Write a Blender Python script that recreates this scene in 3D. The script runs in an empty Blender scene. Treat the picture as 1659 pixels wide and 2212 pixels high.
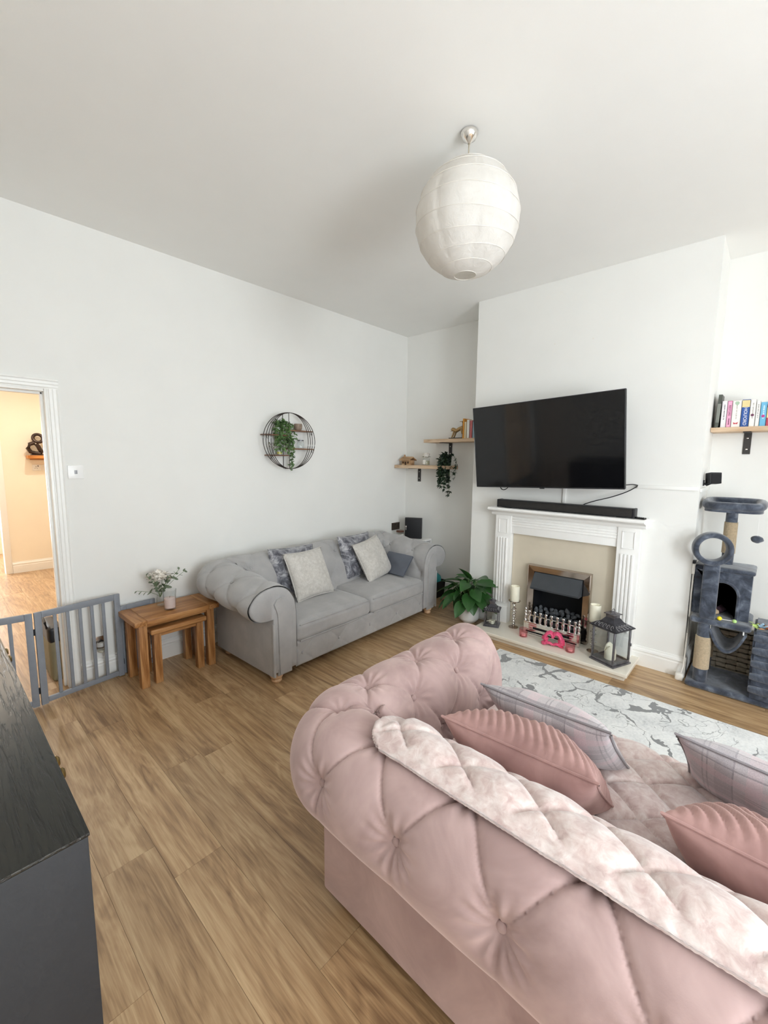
import bpy, bmesh, math, random
import numpy as np
from mathutils import Vector, Matrix, Euler, noise as mnoise

S = bpy.context.scene
COL = S.collection
PI = math.pi
random.seed(7)

# ------------------------------------------------------------------ camera
CAM = Vector((-4.1061, -3.3894, 1.5498))
cam_data = bpy.data.cameras.new('camera'); cam = bpy.data.objects.new('camera', cam_data); COL.objects.link(cam)
_r = Vector((0.67522898, -0.7375467, 0.00952367)); _u = Vector((0.08286286, 0.08867869, 0.99260759)); _w = Vector((0.732939, 0.66944825, -0.12099365))
cam.matrix_world = Matrix(((_r.x, _u.x, -_w.x, CAM.x), (_r.y, _u.y, -_w.y, CAM.y), (_r.z, _u.z, -_w.z, CAM.z), (0, 0, 0, 1)))
cam_data.sensor_fit = 'HORIZONTAL'; cam_data.sensor_width = 36; cam_data.lens = 917.15 / 1659 * 36
cam_data.clip_start = 0.02; cam_data.clip_end = 60
S.camera = cam

# ------------------------------------------------------------------ world, lights, exposure
S.view_settings.view_transform = 'Standard'; S.view_settings.look = 'None'
S.view_settings.gamma = 1; S.view_settings.use_curve_mapping = False
S.view_settings.exposure = -0.52
wld = bpy.data.worlds.new('sky'); S.world = wld; wld.use_nodes = True
wld.node_tree.nodes['Background'].inputs[0].default_value = (0.75, 0.86, 1.0, 1)
wld.node_tree.nodes['Background'].inputs[1].default_value = 1.0
S.cycles.max_bounces = 8; S.cycles.diffuse_bounces = 6; S.cycles.glossy_bounces = 3
S.cycles.transparent_max_bounces = 12; S.cycles.transmission_bounces = 6
S.cycles.caustics_reflective = False; S.cycles.caustics_refractive = False
S.cycles.use_denoising = True; S.cycles.use_adaptive_sampling = True; S.cycles.adaptive_threshold = .07; S.cycles.adaptive_min_samples = 14
S.cycles.sample_clamp_indirect = 6

def area(name, loc, rot, sx, sy, power, col):
    d = bpy.data.lights.new(name, 'AREA'); d.shape = 'RECTANGLE'; d.size = sx; d.size_y = sy
    d.energy = power; d.color = col
    o = bpy.data.objects.new(name, d); COL.objects.link(o); o.location = loc; o.rotation_euler = rot
    return o
XL, YF, H = -4.45, -6.0, 3.017          # left wall, front (window) wall, ceiling height
WINS = ((-4.15, -2.75), (-2.45, -1.35))   # the two sash windows of the front wall (x ranges)
WZ0, WZ1 = 0.40, 2.70
for (a, b), pw_ in zip(WINS, (275, 20)):   # daylight entering through the two front windows
    area('window_and_fill_light', ((a + b) / 2, YF - 0.10, (WZ0 + WZ1) / 2), (PI / 2 + 0.06, 0, 0), b - a, WZ1 - WZ0, pw_, (0.90, 0.955, 1.0))
FILL_WIN = (-5.65, -4.45, .75, 2.35)           # unseen left-wall window added for fill light, behind the camera (y range, z range)
area('window_and_fill_light', (XL - .10, (FILL_WIN[0] + FILL_WIN[1]) / 2, (FILL_WIN[2] + FILL_WIN[3]) / 2), (PI / 2, 0, -PI / 2), FILL_WIN[1] - FILL_WIN[0], FILL_WIN[3] - FILL_WIN[2], 45, (0.92, 0.965, 1.0))  # fill lamp added at the invented left-wall window
area('garden_door_daylight', (-4.35, 5.55, 1.2), (-PI / 2, 0, 0), 1.5, 2.0, 150, (0.95, 0.98, 1.0))
area('kitchen_downlight', (-3.72, 1.80, 2.53), (0, 0, 0), 0.10, 0.10, 24, (1.0, 0.93, 0.82))
area('kitchen_downlight', (-3.0, 3.0, 2.53), (0, 0, 0), 0.10, 0.10, 19, (1.0, 0.92, 0.80))

# ------------------------------------------------------------------ colours and materials
def hexc(h, k=1.0):
    h = h.lstrip('#'); c = [int(h[i:i + 2], 16) / 255 for i in (0, 2, 4)]
    return tuple((x / 12.92 if x <= .04045 else ((x + .055) / 1.055) ** 2.4) * k for x in c) + (1,)
class NT:
    def __init__(s, name):
        s.m = bpy.data.materials.new(name); s.m.use_nodes = True; s.t = s.m.node_tree
        s.b = s.t.nodes['Principled BSDF']; s.out = s.t.nodes['Material Output']
    def n(s, typ, **kw):
        nd = s.t.nodes.new(typ)
        for k, v in kw.items():
            if k in nd.inputs: nd.inputs[k].default_value = v
            else: setattr(nd, k, v)
        return nd
    def l(s, a, b): s.t.links.new(a, b)
    def coord(s, scale=(1, 1, 1), which='Object', rot=(0, 0, 0)):
        tc = s.n('ShaderNodeTexCoord'); mp = s.n('ShaderNodeMapping'); mp.inputs['Scale'].default_value = scale
        mp.inputs['Rotation'].default_value = rot
        s.l(tc.outputs[which], mp.inputs['Vector']); return mp.outputs['Vector']
    def noise(s, vec, scale, detail=3, rough=.55, dist=0):
        nd = s.n('ShaderNodeTexNoise'); nd.inputs['Scale'].default_value = scale; nd.inputs['Detail'].default_value = detail
        nd.inputs['Roughness'].default_value = rough; nd.inputs['Distortion'].default_value = dist
        if vec is not None: s.l(vec, nd.inputs['Vector'])
        return nd.outputs['Fac']
    def ramp(s, fac, stops, interp='LINEAR'):
        nd = s.n('ShaderNodeValToRGB'); cr = nd.color_ramp; cr.interpolation = interp
        while len(cr.elements) > 1: cr.elements.remove(cr.elements[-1])
        cr.elements[0].position = stops[0][0]; cr.elements[0].color = stops[0][1]
        for p, c in stops[1:]:
            e = cr.elements.new(p); e.color = c
        s.l(fac, nd.inputs['Fac']); return nd.outputs['Color']
    def mix(s, fac, a, b, mode='MIX'):
        nd = s.n('ShaderNodeMix'); nd.data_type = 'RGBA'; nd.blend_type = mode
        for sock, v in ((nd.inputs[0], fac), (nd.inputs[6], a), (nd.inputs[7], b)):
            if hasattr(v, 'is_linked'): s.l(v, sock)
            else: sock.default_value = v
        return nd.outputs[2]
    def math(s, op, a, b=None, clamp=False):
        nd = s.n('ShaderNodeMath'); nd.operation = op; nd.use_clamp = clamp
        for i, v in enumerate((a, b)):
            if v is None: continue
            if hasattr(v, 'is_linked'): s.l(v, nd.inputs[i])
            else: nd.inputs[i].default_value = v
        return nd.outputs[0]
    def bump(s, height, strength=.3, dist=.005):
        nd = s.n('ShaderNodeBump'); nd.inputs['Strength'].default_value = strength; nd.inputs['Distance'].default_value = dist
        s.l(height, nd.inputs['Height']); s.l(nd.outputs['Normal'], s.b.inputs['Normal']); return nd
    def base(s, c):
        if hasattr(c, 'is_linked'): s.l(c, s.b.inputs['Base Color'])
        else: s.b.inputs['Base Color'].default_value = c
    def set(s, **kw):
        for k, v in kw.items(): s.b.inputs[k.replace('_', ' ')].default_value = v
        return s
MATS = {}
def plain(name, col, rough=.5, metal=0, var=.06, nscale=12, bump=0, bscale=60, spec=.5, coat=0):
    if name in MATS: return MATS[name]
    t = NT(name); c = hexc(col) if isinstance(col, str) else col
    v = t.coord()
    d = tuple(x * (1 - var) for x in c[:3]) + (1,); e = tuple(min(1, x * (1 + var)) for x in c[:3]) + (1,)
    t.base(t.ramp(t.noise(v, nscale), [(.3, d), (.7, e)]))
    t.set(Roughness=rough, Metallic=metal); t.b.inputs['Specular IOR Level'].default_value = spec
    if coat: t.b.inputs['Coat Weight'].default_value = coat
    if bump: t.bump(t.noise(v, bscale, 4), bump, .003)
    MATS[name] = t.m; return t.m
def fabric(name, col, col2=None, weave=900, rough=.9, sheen=.3, nap=6, bumpk=.35):
    t = NT(name); c = hexc(col); d = hexc(col2) if col2 else tuple(x * .8 for x in c[:3]) + (1,)
    v = t.coord(); a = t.noise(v, weave, 2); b = t.noise(v, nap, 3)
    m = t.math('ADD', t.math('MULTIPLY', a, .6), t.math('MULTIPLY', b, .4))
    t.base(t.ramp(m, [(.35, d), (.65, c)])); t.set(Roughness=rough); t.b.inputs['Sheen Weight'].default_value = sheen
    t.b.inputs['Specular IOR Level'].default_value = .2
    t.bump(a, bumpk, .002); MATS[name] = t.m; return t.m
def velvet(name, dark, light, scale=5, sheen=.7, tint=None, stretch=(1, 1, 1)):
    t = NT(name); v = t.coord(stretch)
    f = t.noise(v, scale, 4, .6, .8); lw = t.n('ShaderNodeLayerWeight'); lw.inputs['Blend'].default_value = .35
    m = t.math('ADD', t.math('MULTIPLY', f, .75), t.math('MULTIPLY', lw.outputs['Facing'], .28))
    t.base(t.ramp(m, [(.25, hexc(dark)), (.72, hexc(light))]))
    t.set(Roughness=.75); t.b.inputs['Sheen Weight'].default_value = sheen; t.b.inputs['Sheen Roughness'].default_value = .35
    t.b.inputs['Sheen Tint'].default_value = hexc(tint or light); t.b.inputs['Specular IOR Level'].default_value = .15
    t.bump(t.noise(v, 260, 2), .12, .001); MATS[name] = t.m; return t.m
def crushed(name, stops, scale=14, stretch=(1, 1, 1), rough=.5, dist=1.6):
    t = NT(name); v = t.coord(stretch); f = t.noise(v, scale, 6, .62, dist)
    t.base(t.ramp(f, [(p, hexc(c)) for p, c in stops])); t.set(Roughness=rough)
    t.b.inputs['Sheen Weight'].default_value = .5; t.b.inputs['Specular IOR Level'].default_value = .3
    t.bump(f, .35, .006); MATS[name] = t.m; return t.m
def wood(name, dark, mid, light, axis=0, rough=.42, scale=1.0, rnd=False, spec=.45, coat=0):
    t = NT(name); tc = t.n('ShaderNodeTexCoord'); vec = tc.outputs['Object']
    if rnd:
        oi = t.n('ShaderNodeObjectInfo'); sc = t.n('ShaderNodeVectorMath'); sc.operation = 'SCALE'
        cb = t.n('ShaderNodeCombineXYZ'); cb.inputs[0].default_value = 17; cb.inputs[1].default_value = 31; cb.inputs[2].default_value = 9
        t.l(cb.outputs[0], sc.inputs[0]); t.l(oi.outputs['Random'], sc.inputs['Scale'])
        ad = t.n('ShaderNodeVectorMath'); ad.operation = 'ADD'; t.l(vec, ad.inputs[0]); t.l(sc.outputs[0], ad.inputs[1]); vec = ad.outputs[0]
    st = [20 * scale] * 3; st[axis] = 1.0 * scale
    mp = t.n('ShaderNodeMapping'); mp.inputs['Scale'].default_value = st; t.l(vec, mp.inputs['Vector'])
    st2 = [7 * scale] * 3; st2[axis] = .8 * scale
    mp2 = t.n('ShaderNodeMapping'); mp2.inputs['Scale'].default_value = st2; t.l(vec, mp2.inputs['Vector'])
    big = t.noise(mp2.outputs[0], 1.0, 3, .5, .6)
    fine = t.noise(mp.outputs[0], 5.5, 5, .65, .3)
    ring = t.math('PINGPONG', t.math('MULTIPLY', big, 9.0), 1.0)
    m = t.math('ADD', t.math('ADD', t.math('MULTIPLY', fine, .55), t.math('MULTIPLY', ring, .22)), t.math('MULTIPLY', big, .28))
    c = t.ramp(m, [(.32, hexc(dark)), (.52, hexc(mid)), (.74, hexc(light))])
    if rnd:
        hv = t.n('ShaderNodeHueSaturation'); t.l(c, hv.inputs['Color'])
        t.l(t.math('ADD', t.math('MULTIPLY', oi.outputs['Random'], .16), .92), hv.inputs['Value']); c = hv.outputs['Color']
    t.base(c); t.l(t.math('ADD', t.math('MULTIPLY', fine, .25), rough - .12), t.b.inputs['Roughness'])
    t.b.inputs['Specular IOR Level'].default_value = spec
    if coat: t.b.inputs['Coat Weight'].default_value = coat
    t.bump(fine, .25, .0015); MATS[name] = t.m; return t.m
def glass(name, tint=(1, 1, 1, 1), gloss=1.0, alpha=.0):
    t = NT(name); fr = t.n('ShaderNodeLayerWeight'); fr.inputs['Blend'].default_value = .5
    tr = t.n('ShaderNodeBsdfTransparent'); tr.inputs[0].default_value = tint
    gl = t.n('ShaderNodeBsdfGlossy'); gl.inputs['Roughness'].default_value = .03
    wv = t.noise(t.coord(), 7, 1); bp = t.n('ShaderNodeBump'); bp.inputs['Strength'].default_value = .04; t.l(wv, bp.inputs['Height']); t.l(bp.outputs[0], gl.inputs['Normal'])
    mx = t.n('ShaderNodeMixShader'); t.l(t.math('MULTIPLY', t.math('ADD', t.math('MULTIPLY', t.math('POWER', fr.outputs['Facing'], 4.0), .75), .035), gloss), mx.inputs[0])
    t.l(tr.outputs[0], mx.inputs[1]); t.l(gl.outputs[0], mx.inputs[2]); t.l(mx.outputs[0], t.out.inputs['Surface'])
    MATS[name] = t.m; return t.m

M_wall = plain('wall_paint', '#EBEAE6', .85, var=.012, nscale=3, bump=.05, bscale=220, spec=.2)
M_ceil = plain('ceiling_paint', '#F5F4F1', .9, var=.012, nscale=2, bump=.05, bscale=160, spec=.15)
M_cream = plain('kitchen_cream_paint', '#F4EAD8', .85, var=.015, nscale=3, spec=.2)
M_gloss = plain('white_gloss_paint', '#F1F0EC', .35, var=.01, nscale=5, spec=.5)
M_mdf = plain('white_satin_mdf', '#F2F1EE', .42, var=.012, nscale=8, spec=.45)
def plank_mat(name, dark, mid, light):
    t = NT(name); tc = t.n('ShaderNodeTexCoord'); oi = t.n('ShaderNodeObjectInfo')
    cb = t.n('ShaderNodeCombineXYZ'); cb.inputs[0].default_value = 17; cb.inputs[1].default_value = 31; cb.inputs[2].default_value = 9
    sc = t.n('ShaderNodeVectorMath'); sc.operation = 'SCALE'; t.l(cb.outputs[0], sc.inputs[0]); t.l(oi.outputs['Random'], sc.inputs['Scale'])
    ad = t.n('ShaderNodeVectorMath'); ad.operation = 'ADD'; t.l(tc.outputs['Object'], ad.inputs[0]); t.l(sc.outputs[0], ad.inputs[1])
    def mp(s):
        m = t.n('ShaderNodeMapping'); m.inputs['Scale'].default_value = s; t.l(ad.outputs[0], m.inputs['Vector']); return m.outputs[0]
    pores = t.noise(mp((190, 7, 1)), 1.0, 3, .6)                       # fine dark pores along the plank
    fig = t.noise(mp((5.5, .75, 1)), 1.6, 4, .55, .5)                  # cathedral figure: contour lines of a stretched noise
    rings = t.math('PINGPONG', t.math('MULTIPLY', fig, 15.0), 1.0)
    tone = t.noise(mp((2.2, .9, 1)), 1.3, 3, .5)
    streak = t.noise(mp((34, .9, 1)), 1.0, 4, .6)
    m = t.math('ADD', t.math('ADD', t.math('MULTIPLY', streak, .42), t.math('MULTIPLY', rings, .09)), t.math('ADD', t.math('MULTIPLY', tone, .30), t.math('MULTIPLY', pores, .22)))
    c = t.ramp(m, [(.38, hexc(dark)), (.50, hexc(mid)), (.63, hexc(light))])
    hv = t.n('ShaderNodeHueSaturation'); t.l(c, hv.inputs['Color']); t.l(t.math('ADD', t.math('MULTIPLY', oi.outputs['Random'], .18), .90), hv.inputs['Value'])
    t.base(hv.outputs['Color']); t.l(t.math('ADD', t.math('MULTIPLY', streak, .22), .24), t.b.inputs['Roughness'])
    t.bump(t.math('ADD', pores, t.math('MULTIPLY', rings, .4)), .22, .0012); MATS[name] = t.m; return t.m
M_plank = plank_mat('oak_plank', '#86684A', '#AF8E68', '#CDAF87')
M_kplank = plank_mat('kitchen_oak_plank', '#93755A', '#B3926E', '#CBAE8A')
M_sub = plain('dark_joint', '#3A2E22', .9)
M_oak = wood('honey_oak', '#82522A', '#AC7744', '#C49462', axis=0, rough=.42, scale=1.6)
M_oakv = wood('honey_oak_upright', '#82522A', '#AE7A48', '#C89A68', axis=2, rough=.42, scale=1.6)
M_shelf = wood('pale_oak_shelf', '#B59474', '#CDB091', '#DCC4A8', axis=1, rough=.55, scale=1.8)
M_dark = wood('black_stained_wood', '#15140F', '#24231E', '#34332C', axis=1, rough=.34, scale=2.4, spec=.6)
M_black = plain('matt_black', '#16161A', .5, var=.1)
M_blackg = plain('gloss_black', '#0B0B0D', .12, var=.05)
M_bracket = plain('black_iron', '#3A3633', .55, var=.12, nscale=40)
M_chrome = plain('polished_chrome', '#E9E6E2', .14, metal=1, var=.03)
M_brushed = plain('brushed_steel', '#A9988A', .22, metal=1, var=.06, nscale=30)
M_grey = plain('grey_gate_paint', '#868B93', .5, var=.04, nscale=30)
M_greyS = fabric('grey_linen', '#B5B3B2', '#9B9999', weave=700, nap=9, sheen=.35)
M_creamC = fabric('oatmeal_bouclé', '#DAD6D0', '#B7B2AB', weave=260, nap=40, bumpk=.7)
M_crush = crushed('silver_crushed_velvet', [(.32, '#34343C'), (.44, '#5F5F67'), (.54, '#8D8D93'), (.70, '#C8C7CA')], 9)
M_pink = velvet('blush_velvet', '#A08683', '#D3B8B4', 4.5, .6, '#F0DEDA')
M_pinkc = velvet('rose_velvet', '#8C6B67', '#BD9892', 6, .5, '#E6CAC4')
M_quilt = crushed('pink_crushed_quilt', [(.32, '#C0A6A2'), (.46, '#D0BBB6'), (.58, '#DACAC5'), (.74, '#E8DEDA')], 34, rough=.55, dist=.5)
M_plush = crushed('slate_plush', [(.30, '#262A33'), (.47, '#3D4350'), (.60, '#565D6A'), (.76, '#868D99')], 13, rough=.85, dist=.5)
M_sisal = plain('sisal_rope', '#C8B79C', .85, var=.15, nscale=80, bump=.5, bscale=300)
M_wax = plain('ivory_wax', '#F1ECD8', .5, var=.03)
M_waxp = plain('pink_wax', '#E9D2CC', .5, var=.03)
M_glass = glass('clear_glass', (.97, .98, .98, 1))
M_pinkg = glass('pink_glass', (.98, .78, .80, 1), .9)
M_hot = plain('hot_pink_lacquer', '#E0527A', .25, var=.12, nscale=20)
M_pewter = plain('aged_pewter', '#77757A', .35, metal=.75, var=.25, nscale=35)
M_marble = plain('cream_marble', '#EAE3D5', .18, var=.03, nscale=6, spec=.55)
M_marblep = plain('cream_marble_panel', '#D0C6B3', .45, var=.04, nscale=5)
M_pot = plain('white_ceramic', '#E9E8E6', .35, var=.02)
M_leaf = plain('deep_green_leaf', '#2F5A27', .38, var=.3, nscale=7, spec=.5)
M_leaf2 = plain('dark_trailing_leaf', '#2C3F2E', .5, var=.3, nscale=9)
M_leaf3 = plain('mid_green_leaf', '#64834F', .5, var=.35, nscale=12)
M_euc = plain('eucalyptus_leaf', '#76826A', .6, var=.2, nscale=14)
M_stem = plain('green_stem', '#5C7A3E', .6)
M_paperw = plain('white_petal', '#EFE9E0', .8, var=.06)
M_soil = plain('dark_soil', '#231A12', .95, var=.3, nscale=60)
M_white = plain('white_plastic', '#F1F0EE', .3, var=.01)
M_beige = plain('white_card', '#E8E4DC', .7, var=.03)
M_foot = wood('turned_beech_foot', '#B98A5F', '#D9B189', '#E9C9A4', axis=2, rough=.4)
# ------------------------------------------------------------------ mesh helpers
def tag(o, label=None, cat=None, group=None, kind=None):
    if label: o['label'] = label
    if cat: o['category'] = cat
    if group: o['group'] = group
    if kind: o['kind'] = kind
    return o
def thing(name, label, cat, loc=(0, 0, 0), rotz=0, group=None, rot=None):
    o = bpy.data.objects.new(name, None); COL.objects.link(o); o.empty_display_size = .1
    o.location = loc; o.rotation_euler = rot if rot else (0, 0, rotz)
    return tag(o, label, cat, group)
def mesh_of(bm, name, smooth=True, ang=38):
    me = bpy.data.meshes.new(name)
    if isinstance(bm, tuple):
        me.from_pydata([tuple(map(float, v)) for v in bm[0]], [], bm[1]); me.validate()
    else:
        bmesh.ops.recalc_face_normals(bm, faces=bm.faces[:]); bm.to_mesh(me); bm.free()
    if smooth:
        me.shade_smooth()
        if ang: me.set_sharp_from_angle(angle=math.radians(ang))
    return me
def obj(name, bm, mat, parent=None, smooth=True, ang=38, loc=None, rot=None):
    me = bm if isinstance(bm, bpy.types.Mesh) else mesh_of(bm, name, smooth, ang)
    if mat is not None and not me.materials: me.materials.append(mat)
    o = bpy.data.objects.new(name, me); COL.objects.link(o)
    if parent is not None: o.parent = parent
    if loc is not None: o.location = loc
    if rot is not None: o.rotation_euler = rot
    return o
def one(name, bm, mat, label, cat, loc=(0, 0, 0), rot=(0, 0, 0), group=None, **kw):
    return tag(obj(name, bm, mat, None, loc=loc, rot=rot, **kw), label, cat, group)
def BM(): return bmesh.new()
def box(bm, c, s, bev=0, seg=2, rot=None):
    """axis-aligned (or rotated) box centred at c with size s and bevelled edges"""
    r = bmesh.ops.create_cube(bm, size=1); vs = r['verts']
    M = Matrix.Translation(c) @ (rot.to_matrix().to_4x4() if rot else Matrix.Identity(4)) @ Matrix.Diagonal((s[0], s[1], s[2], 1))
    bmesh.ops.transform(bm, matrix=M, verts=vs)
    if bev:
        es = list({e for v in vs for e in v.link_edges})
        bmesh.ops.bevel(bm, geom=es, offset=bev, segments=seg, affect='EDGES', profile=.6)
    return bm
def bx(x0, x1, y0, y1, z0, z1, bev=0, seg=2, bm=None):
    return box(bm or BM(), ((x0 + x1) / 2, (y0 + y1) / 2, (z0 + z1) / 2), (abs(x1 - x0), abs(y1 - y0), abs(z1 - z0)), bev, seg)
def lathe(bm, prof, seg=32, c=(0, 0, 0), M=None, cap=True):
    """revolve (radius, z) pairs round z at c"""
    rings = []
    for r, z in prof:
        ring = []
        for k in range(seg):
            a = 2 * PI * k / seg; p = Vector((r * math.cos(a) + c[0], r * math.sin(a) + c[1], z + c[2]))
            ring.append(bm.verts.new(M @ p if M else p))
        rings.append(ring)
    for i in range(len(rings) - 1):
        for k in range(seg):
            bm.faces.new((rings[i][k], rings[i][(k + 1) % seg], rings[i + 1][(k + 1) % seg], rings[i + 1][k]))
    if cap and prof[0][0] > 1e-6: bm.faces.new(rings[0][::-1])
    if cap and prof[-1][0] > 1e-6: bm.faces.new(rings[-1])
    bmesh.ops.remove_doubles(bm, verts=[v for rr in (rings[0], rings[-1]) for v in rr], dist=1e-6)
    return bm
def tube(bm, pts, r, seg=8, closed=False, r2=None):
    pts = [Vector(p) for p in pts]; n = len(pts); rings = []
    up = Vector((0, 0, 1))
    for i, p in enumerate(pts):
        a = pts[(i - 1) % n] if closed or i > 0 else p; b = pts[(i + 1) % n] if closed or i < n - 1 else p
        t = (b - a).normalized()
        s = t.cross(up)
        if s.length < .1: s = t.cross(Vector((1, 0, 0)))
        s.normalize(); q = s.cross(t)
        rr = r if r2 is None else r + (r2 - r) * i / max(1, n - 1)
        rings.append([bm.verts.new(p + (s * math.cos(2 * PI * k / seg) + q * math.sin(2 * PI * k / seg)) * rr) for k in range(seg)])
    for i in range(n if closed else n - 1):
        A, B = rings[i], rings[(i + 1) % n]
        for k in range(seg): bm.faces.new((A[k], A[(k + 1) % seg], B[(k + 1) % seg], B[k]))
    if not closed: bm.faces.new(rings[0][::-1]); bm.faces.new(rings[-1])
    return bm
def prism(bm, poly, axis, a, b):
    """extrude polygon (list of 2d) along axis (0,1,2) from a to b; 2d coords are the other two axes in order"""
    def P(p, h):
        v = [0, 0, 0]; o = [i for i in range(3) if i != axis]; v[o[0]], v[o[1]] = p; v[axis] = h; return bm.verts.new(v)
    A = [P(p, a) for p in poly]; B = [P(p, b) for p in poly]; n = len(poly)
    bm.faces.new(A[::-1]); bm.faces.new(B)
    for i in range(n): bm.faces.new((A[i], A[(i + 1) % n], B[(i + 1) % n], B[i]))
    return bm
def gridmesh(P, closed_u=False):
    """P[i][j] -> (verts, faces) of a quad grid"""
    P = np.asarray(P); n, m = P.shape[:2]; V = P.reshape(-1, 3); F = []
    for i in range(n if closed_u else n - 1):
        i2 = (i + 1) % n
        for j in range(m - 1): F.append((i * m + j, i2 * m + j, i2 * m + j + 1, i * m + j + 1))
    return V, F
def lettering(text, size, mat, parent, loc, rot, depth=.0004, name='lettering', align='CENTER'):
    c = bpy.data.curves.new('t', 'FONT'); c.body = text; c.size = size; c.extrude = depth; c.align_x = align; c.align_y = 'CENTER'
    t = bpy.data.objects.new('t', c); COL.objects.link(t)
    dg = bpy.context.evaluated_depsgraph_get(); me = bpy.data.meshes.new_from_object(t.evaluated_get(dg))
    COL.objects.unlink(t); bpy.data.objects.remove(t); me.materials.clear(); me.materials.append(mat)
    o = bpy.data.objects.new(name, me); COL.objects.link(o); o.parent = parent; o.location = loc; o.rotation_euler = rot
    return o
def superbox(w, d, h, r, nu=26, puff=0.0, e=.28):
    """soft cushion block, base at z=0: rounded edges and a crowned top"""
    bm = BM(); box(bm, (0, 0, h / 2), (w, d, h)); 
    bmesh.ops.subdivide_edges(bm, edges=bm.edges[:], cuts=nu, use_grid_fill=True)
    for v in bm.verts:
        x, y, z = v.co
        hx, hy, hz = w / 2 - r, d / 2 - r, h / 2 - r
        c = Vector((max(-hx, min(hx, x)), max(-hy, min(hy, y)), max(-hz, min(hz, z - h / 2))))
        q = Vector((x, y, z - h / 2)) - c
        if q.length > 1e-9: q = q.normalized() * r
        p = c + q
        k = max(0, (1 - (2 * x / w) ** 2)) ** .5 * max(0, (1 - (2 * y / d) ** 2)) ** .5
        p.z += puff * k * (1 if p.z > 0 else -.15)
        v.co = p + Vector((0, 0, h / 2))
    return bm
def pillow(w, h, t, n=34, pleat=None, pinch=.06, sag=.0, seed=0):
    """cushion in its xz plane: front is -y, base at z=0; pinched corners, seam round the edge"""
    us = np.linspace(-1, 1, n); P = []
    V = []; idx = {}
    F = []
    for side in (-1, 1):
        for i, u in enumerate(us):
            for j, v in enumerate(us):
                edge = i in (0, n - 1) or j in (0, n - 1)
                if side == 1 and edge: idx[(side, i, j)] = idx[(-1, i, j)]; continue
                k = (1 - abs(u) ** 2.4) ** .55 * (1 - abs(v) ** 2.4) ** .55
                pu = 1 - pinch * (1 - abs(v) ** 2) * abs(u) ** 3 ; pv = 1 - pinch * (1 - abs(u) ** 2) * abs(v) ** 3
                nz = mnoise.noise(Vector((u * 2.2 + seed, v * 2.2, side * 3.0 + seed))) * .16 * k
                th = side * t / 2 * (k + nz)
                if pleat and side == -1: th += -pleat(u, v) * min(1, k * 3)
                idx[(side, i, j)] = len(V)
                V.append((u * w / 2 * pu, th + sag * v * v * .0, (v * pv + 1) * h / 2))
    for side in (-1, 1):
        for i in range(n - 1):
            for j in range(n - 1):
                q = [idx[(side, i, j)], idx[(side, i + 1, j)], idx[(side, i + 1, j + 1)], idx[(side, i, j + 1)]]
                F.append(q if side == -1 else q[::-1])
    return V, F
def pillow_edge(w, h, n=24, pinch=.06, out=.002):
    us = np.linspace(-1, 1, n)[:-1]; L = [(u, -1) for u in us] + [(1, v) for v in us] + [(-u, 1) for u in us] + [(-1, -v) for v in us]
    return [((u * w / 2 * (1 - pinch * (1 - abs(v) ** 2) * abs(u) ** 3)) * (1 + out), 0, (v * (1 - pinch * (1 - abs(u) ** 2) * abs(v) ** 3) * (1 + out) + 1) * h / 2) for u, v in L]
def copies(o, n):
    out = []
    for _ in range(n):
        c = o.copy(); COL.objects.link(c); c.parent = o.parent; out.append(c)
    return out
def inst(name, me, parent, loc, rot=(0, 0, 0), sc=(1, 1, 1)):
    o = bpy.data.objects.new(name, me); COL.objects.link(o); o.parent = parent; o.location = loc; o.rotation_euler = rot
    o.scale = sc if hasattr(sc, '__len__') else (sc, sc, sc); return o
def withmat(me, m):
    if not me.materials: me.materials.append(m)
    return me
# ------------------------------------------------------------------ the room shell
def struct(name, bm, mat, parent=None, label=None, **kw):
    o = obj(name, bm, mat, parent, **kw)
    if parent is None: o['kind'] = 'structure'
    if label: o['label'] = label; 
    return o
DX0, DX1, DZ = -4.34, -3.51, 1.985       # doorway in the back wall
CHX, CHA, CHB = -.458, -1.228, -3.020    # chimney breast: front plane, its two edges
b = bx(XL - .12, DX0, 0, .12, 0, H); bx(DX1, .12, 0, .12, 0, H, bm=b); bx(DX0, DX1, 0, .12, DZ, H, bm=b)
struct('wall_back', b, M_wall, label='white painted wall with the doorway behind the grey sofa')
struct('wall_right', bx(0, .12, YF - .12, 0, 0, H), M_wall, label='white alcove wall on both sides of the chimney breast')
struct('wall_chimney', bx(CHX, -.0005, CHB, CHA, 0, H, .006, 2), M_wall, label='white chimney breast behind the television and fireplace')
b = bx(XL - .12, XL, YF - .12, FILL_WIN[0], 0, H); bx(XL - .12, XL, FILL_WIN[1], 0, 0, H, bm=b); bx(XL - .12, XL, FILL_WIN[0], FILL_WIN[1], 0, FILL_WIN[2], bm=b); bx(XL - .12, XL, FILL_WIN[0], FILL_WIN[1], FILL_WIN[3], H, bm=b)
struct('wall_left', b, M_wall, label='white wall behind the dark sideboard')
b = BM(); xs = [XL - .12] + [v for w_ in WINS for v in w_] + [.12]
for i in range(0, len(xs), 2): bx(xs[i], xs[i + 1], YF - .12, YF, 0, H, bm=b)
for a_, b_ in WINS: bx(a_, b_, YF - .12, YF, 0, WZ0, bm=b); bx(a_, b_, YF - .12, YF, WZ1, H, bm=b)
struct('wall_front', b, M_wall, label='white wall with two sash windows')
struct('ceiling', bx(XL - .12, .12, YF - .12, .12, H, H + .1), M_ceil, label='white painted ceiling')
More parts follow.
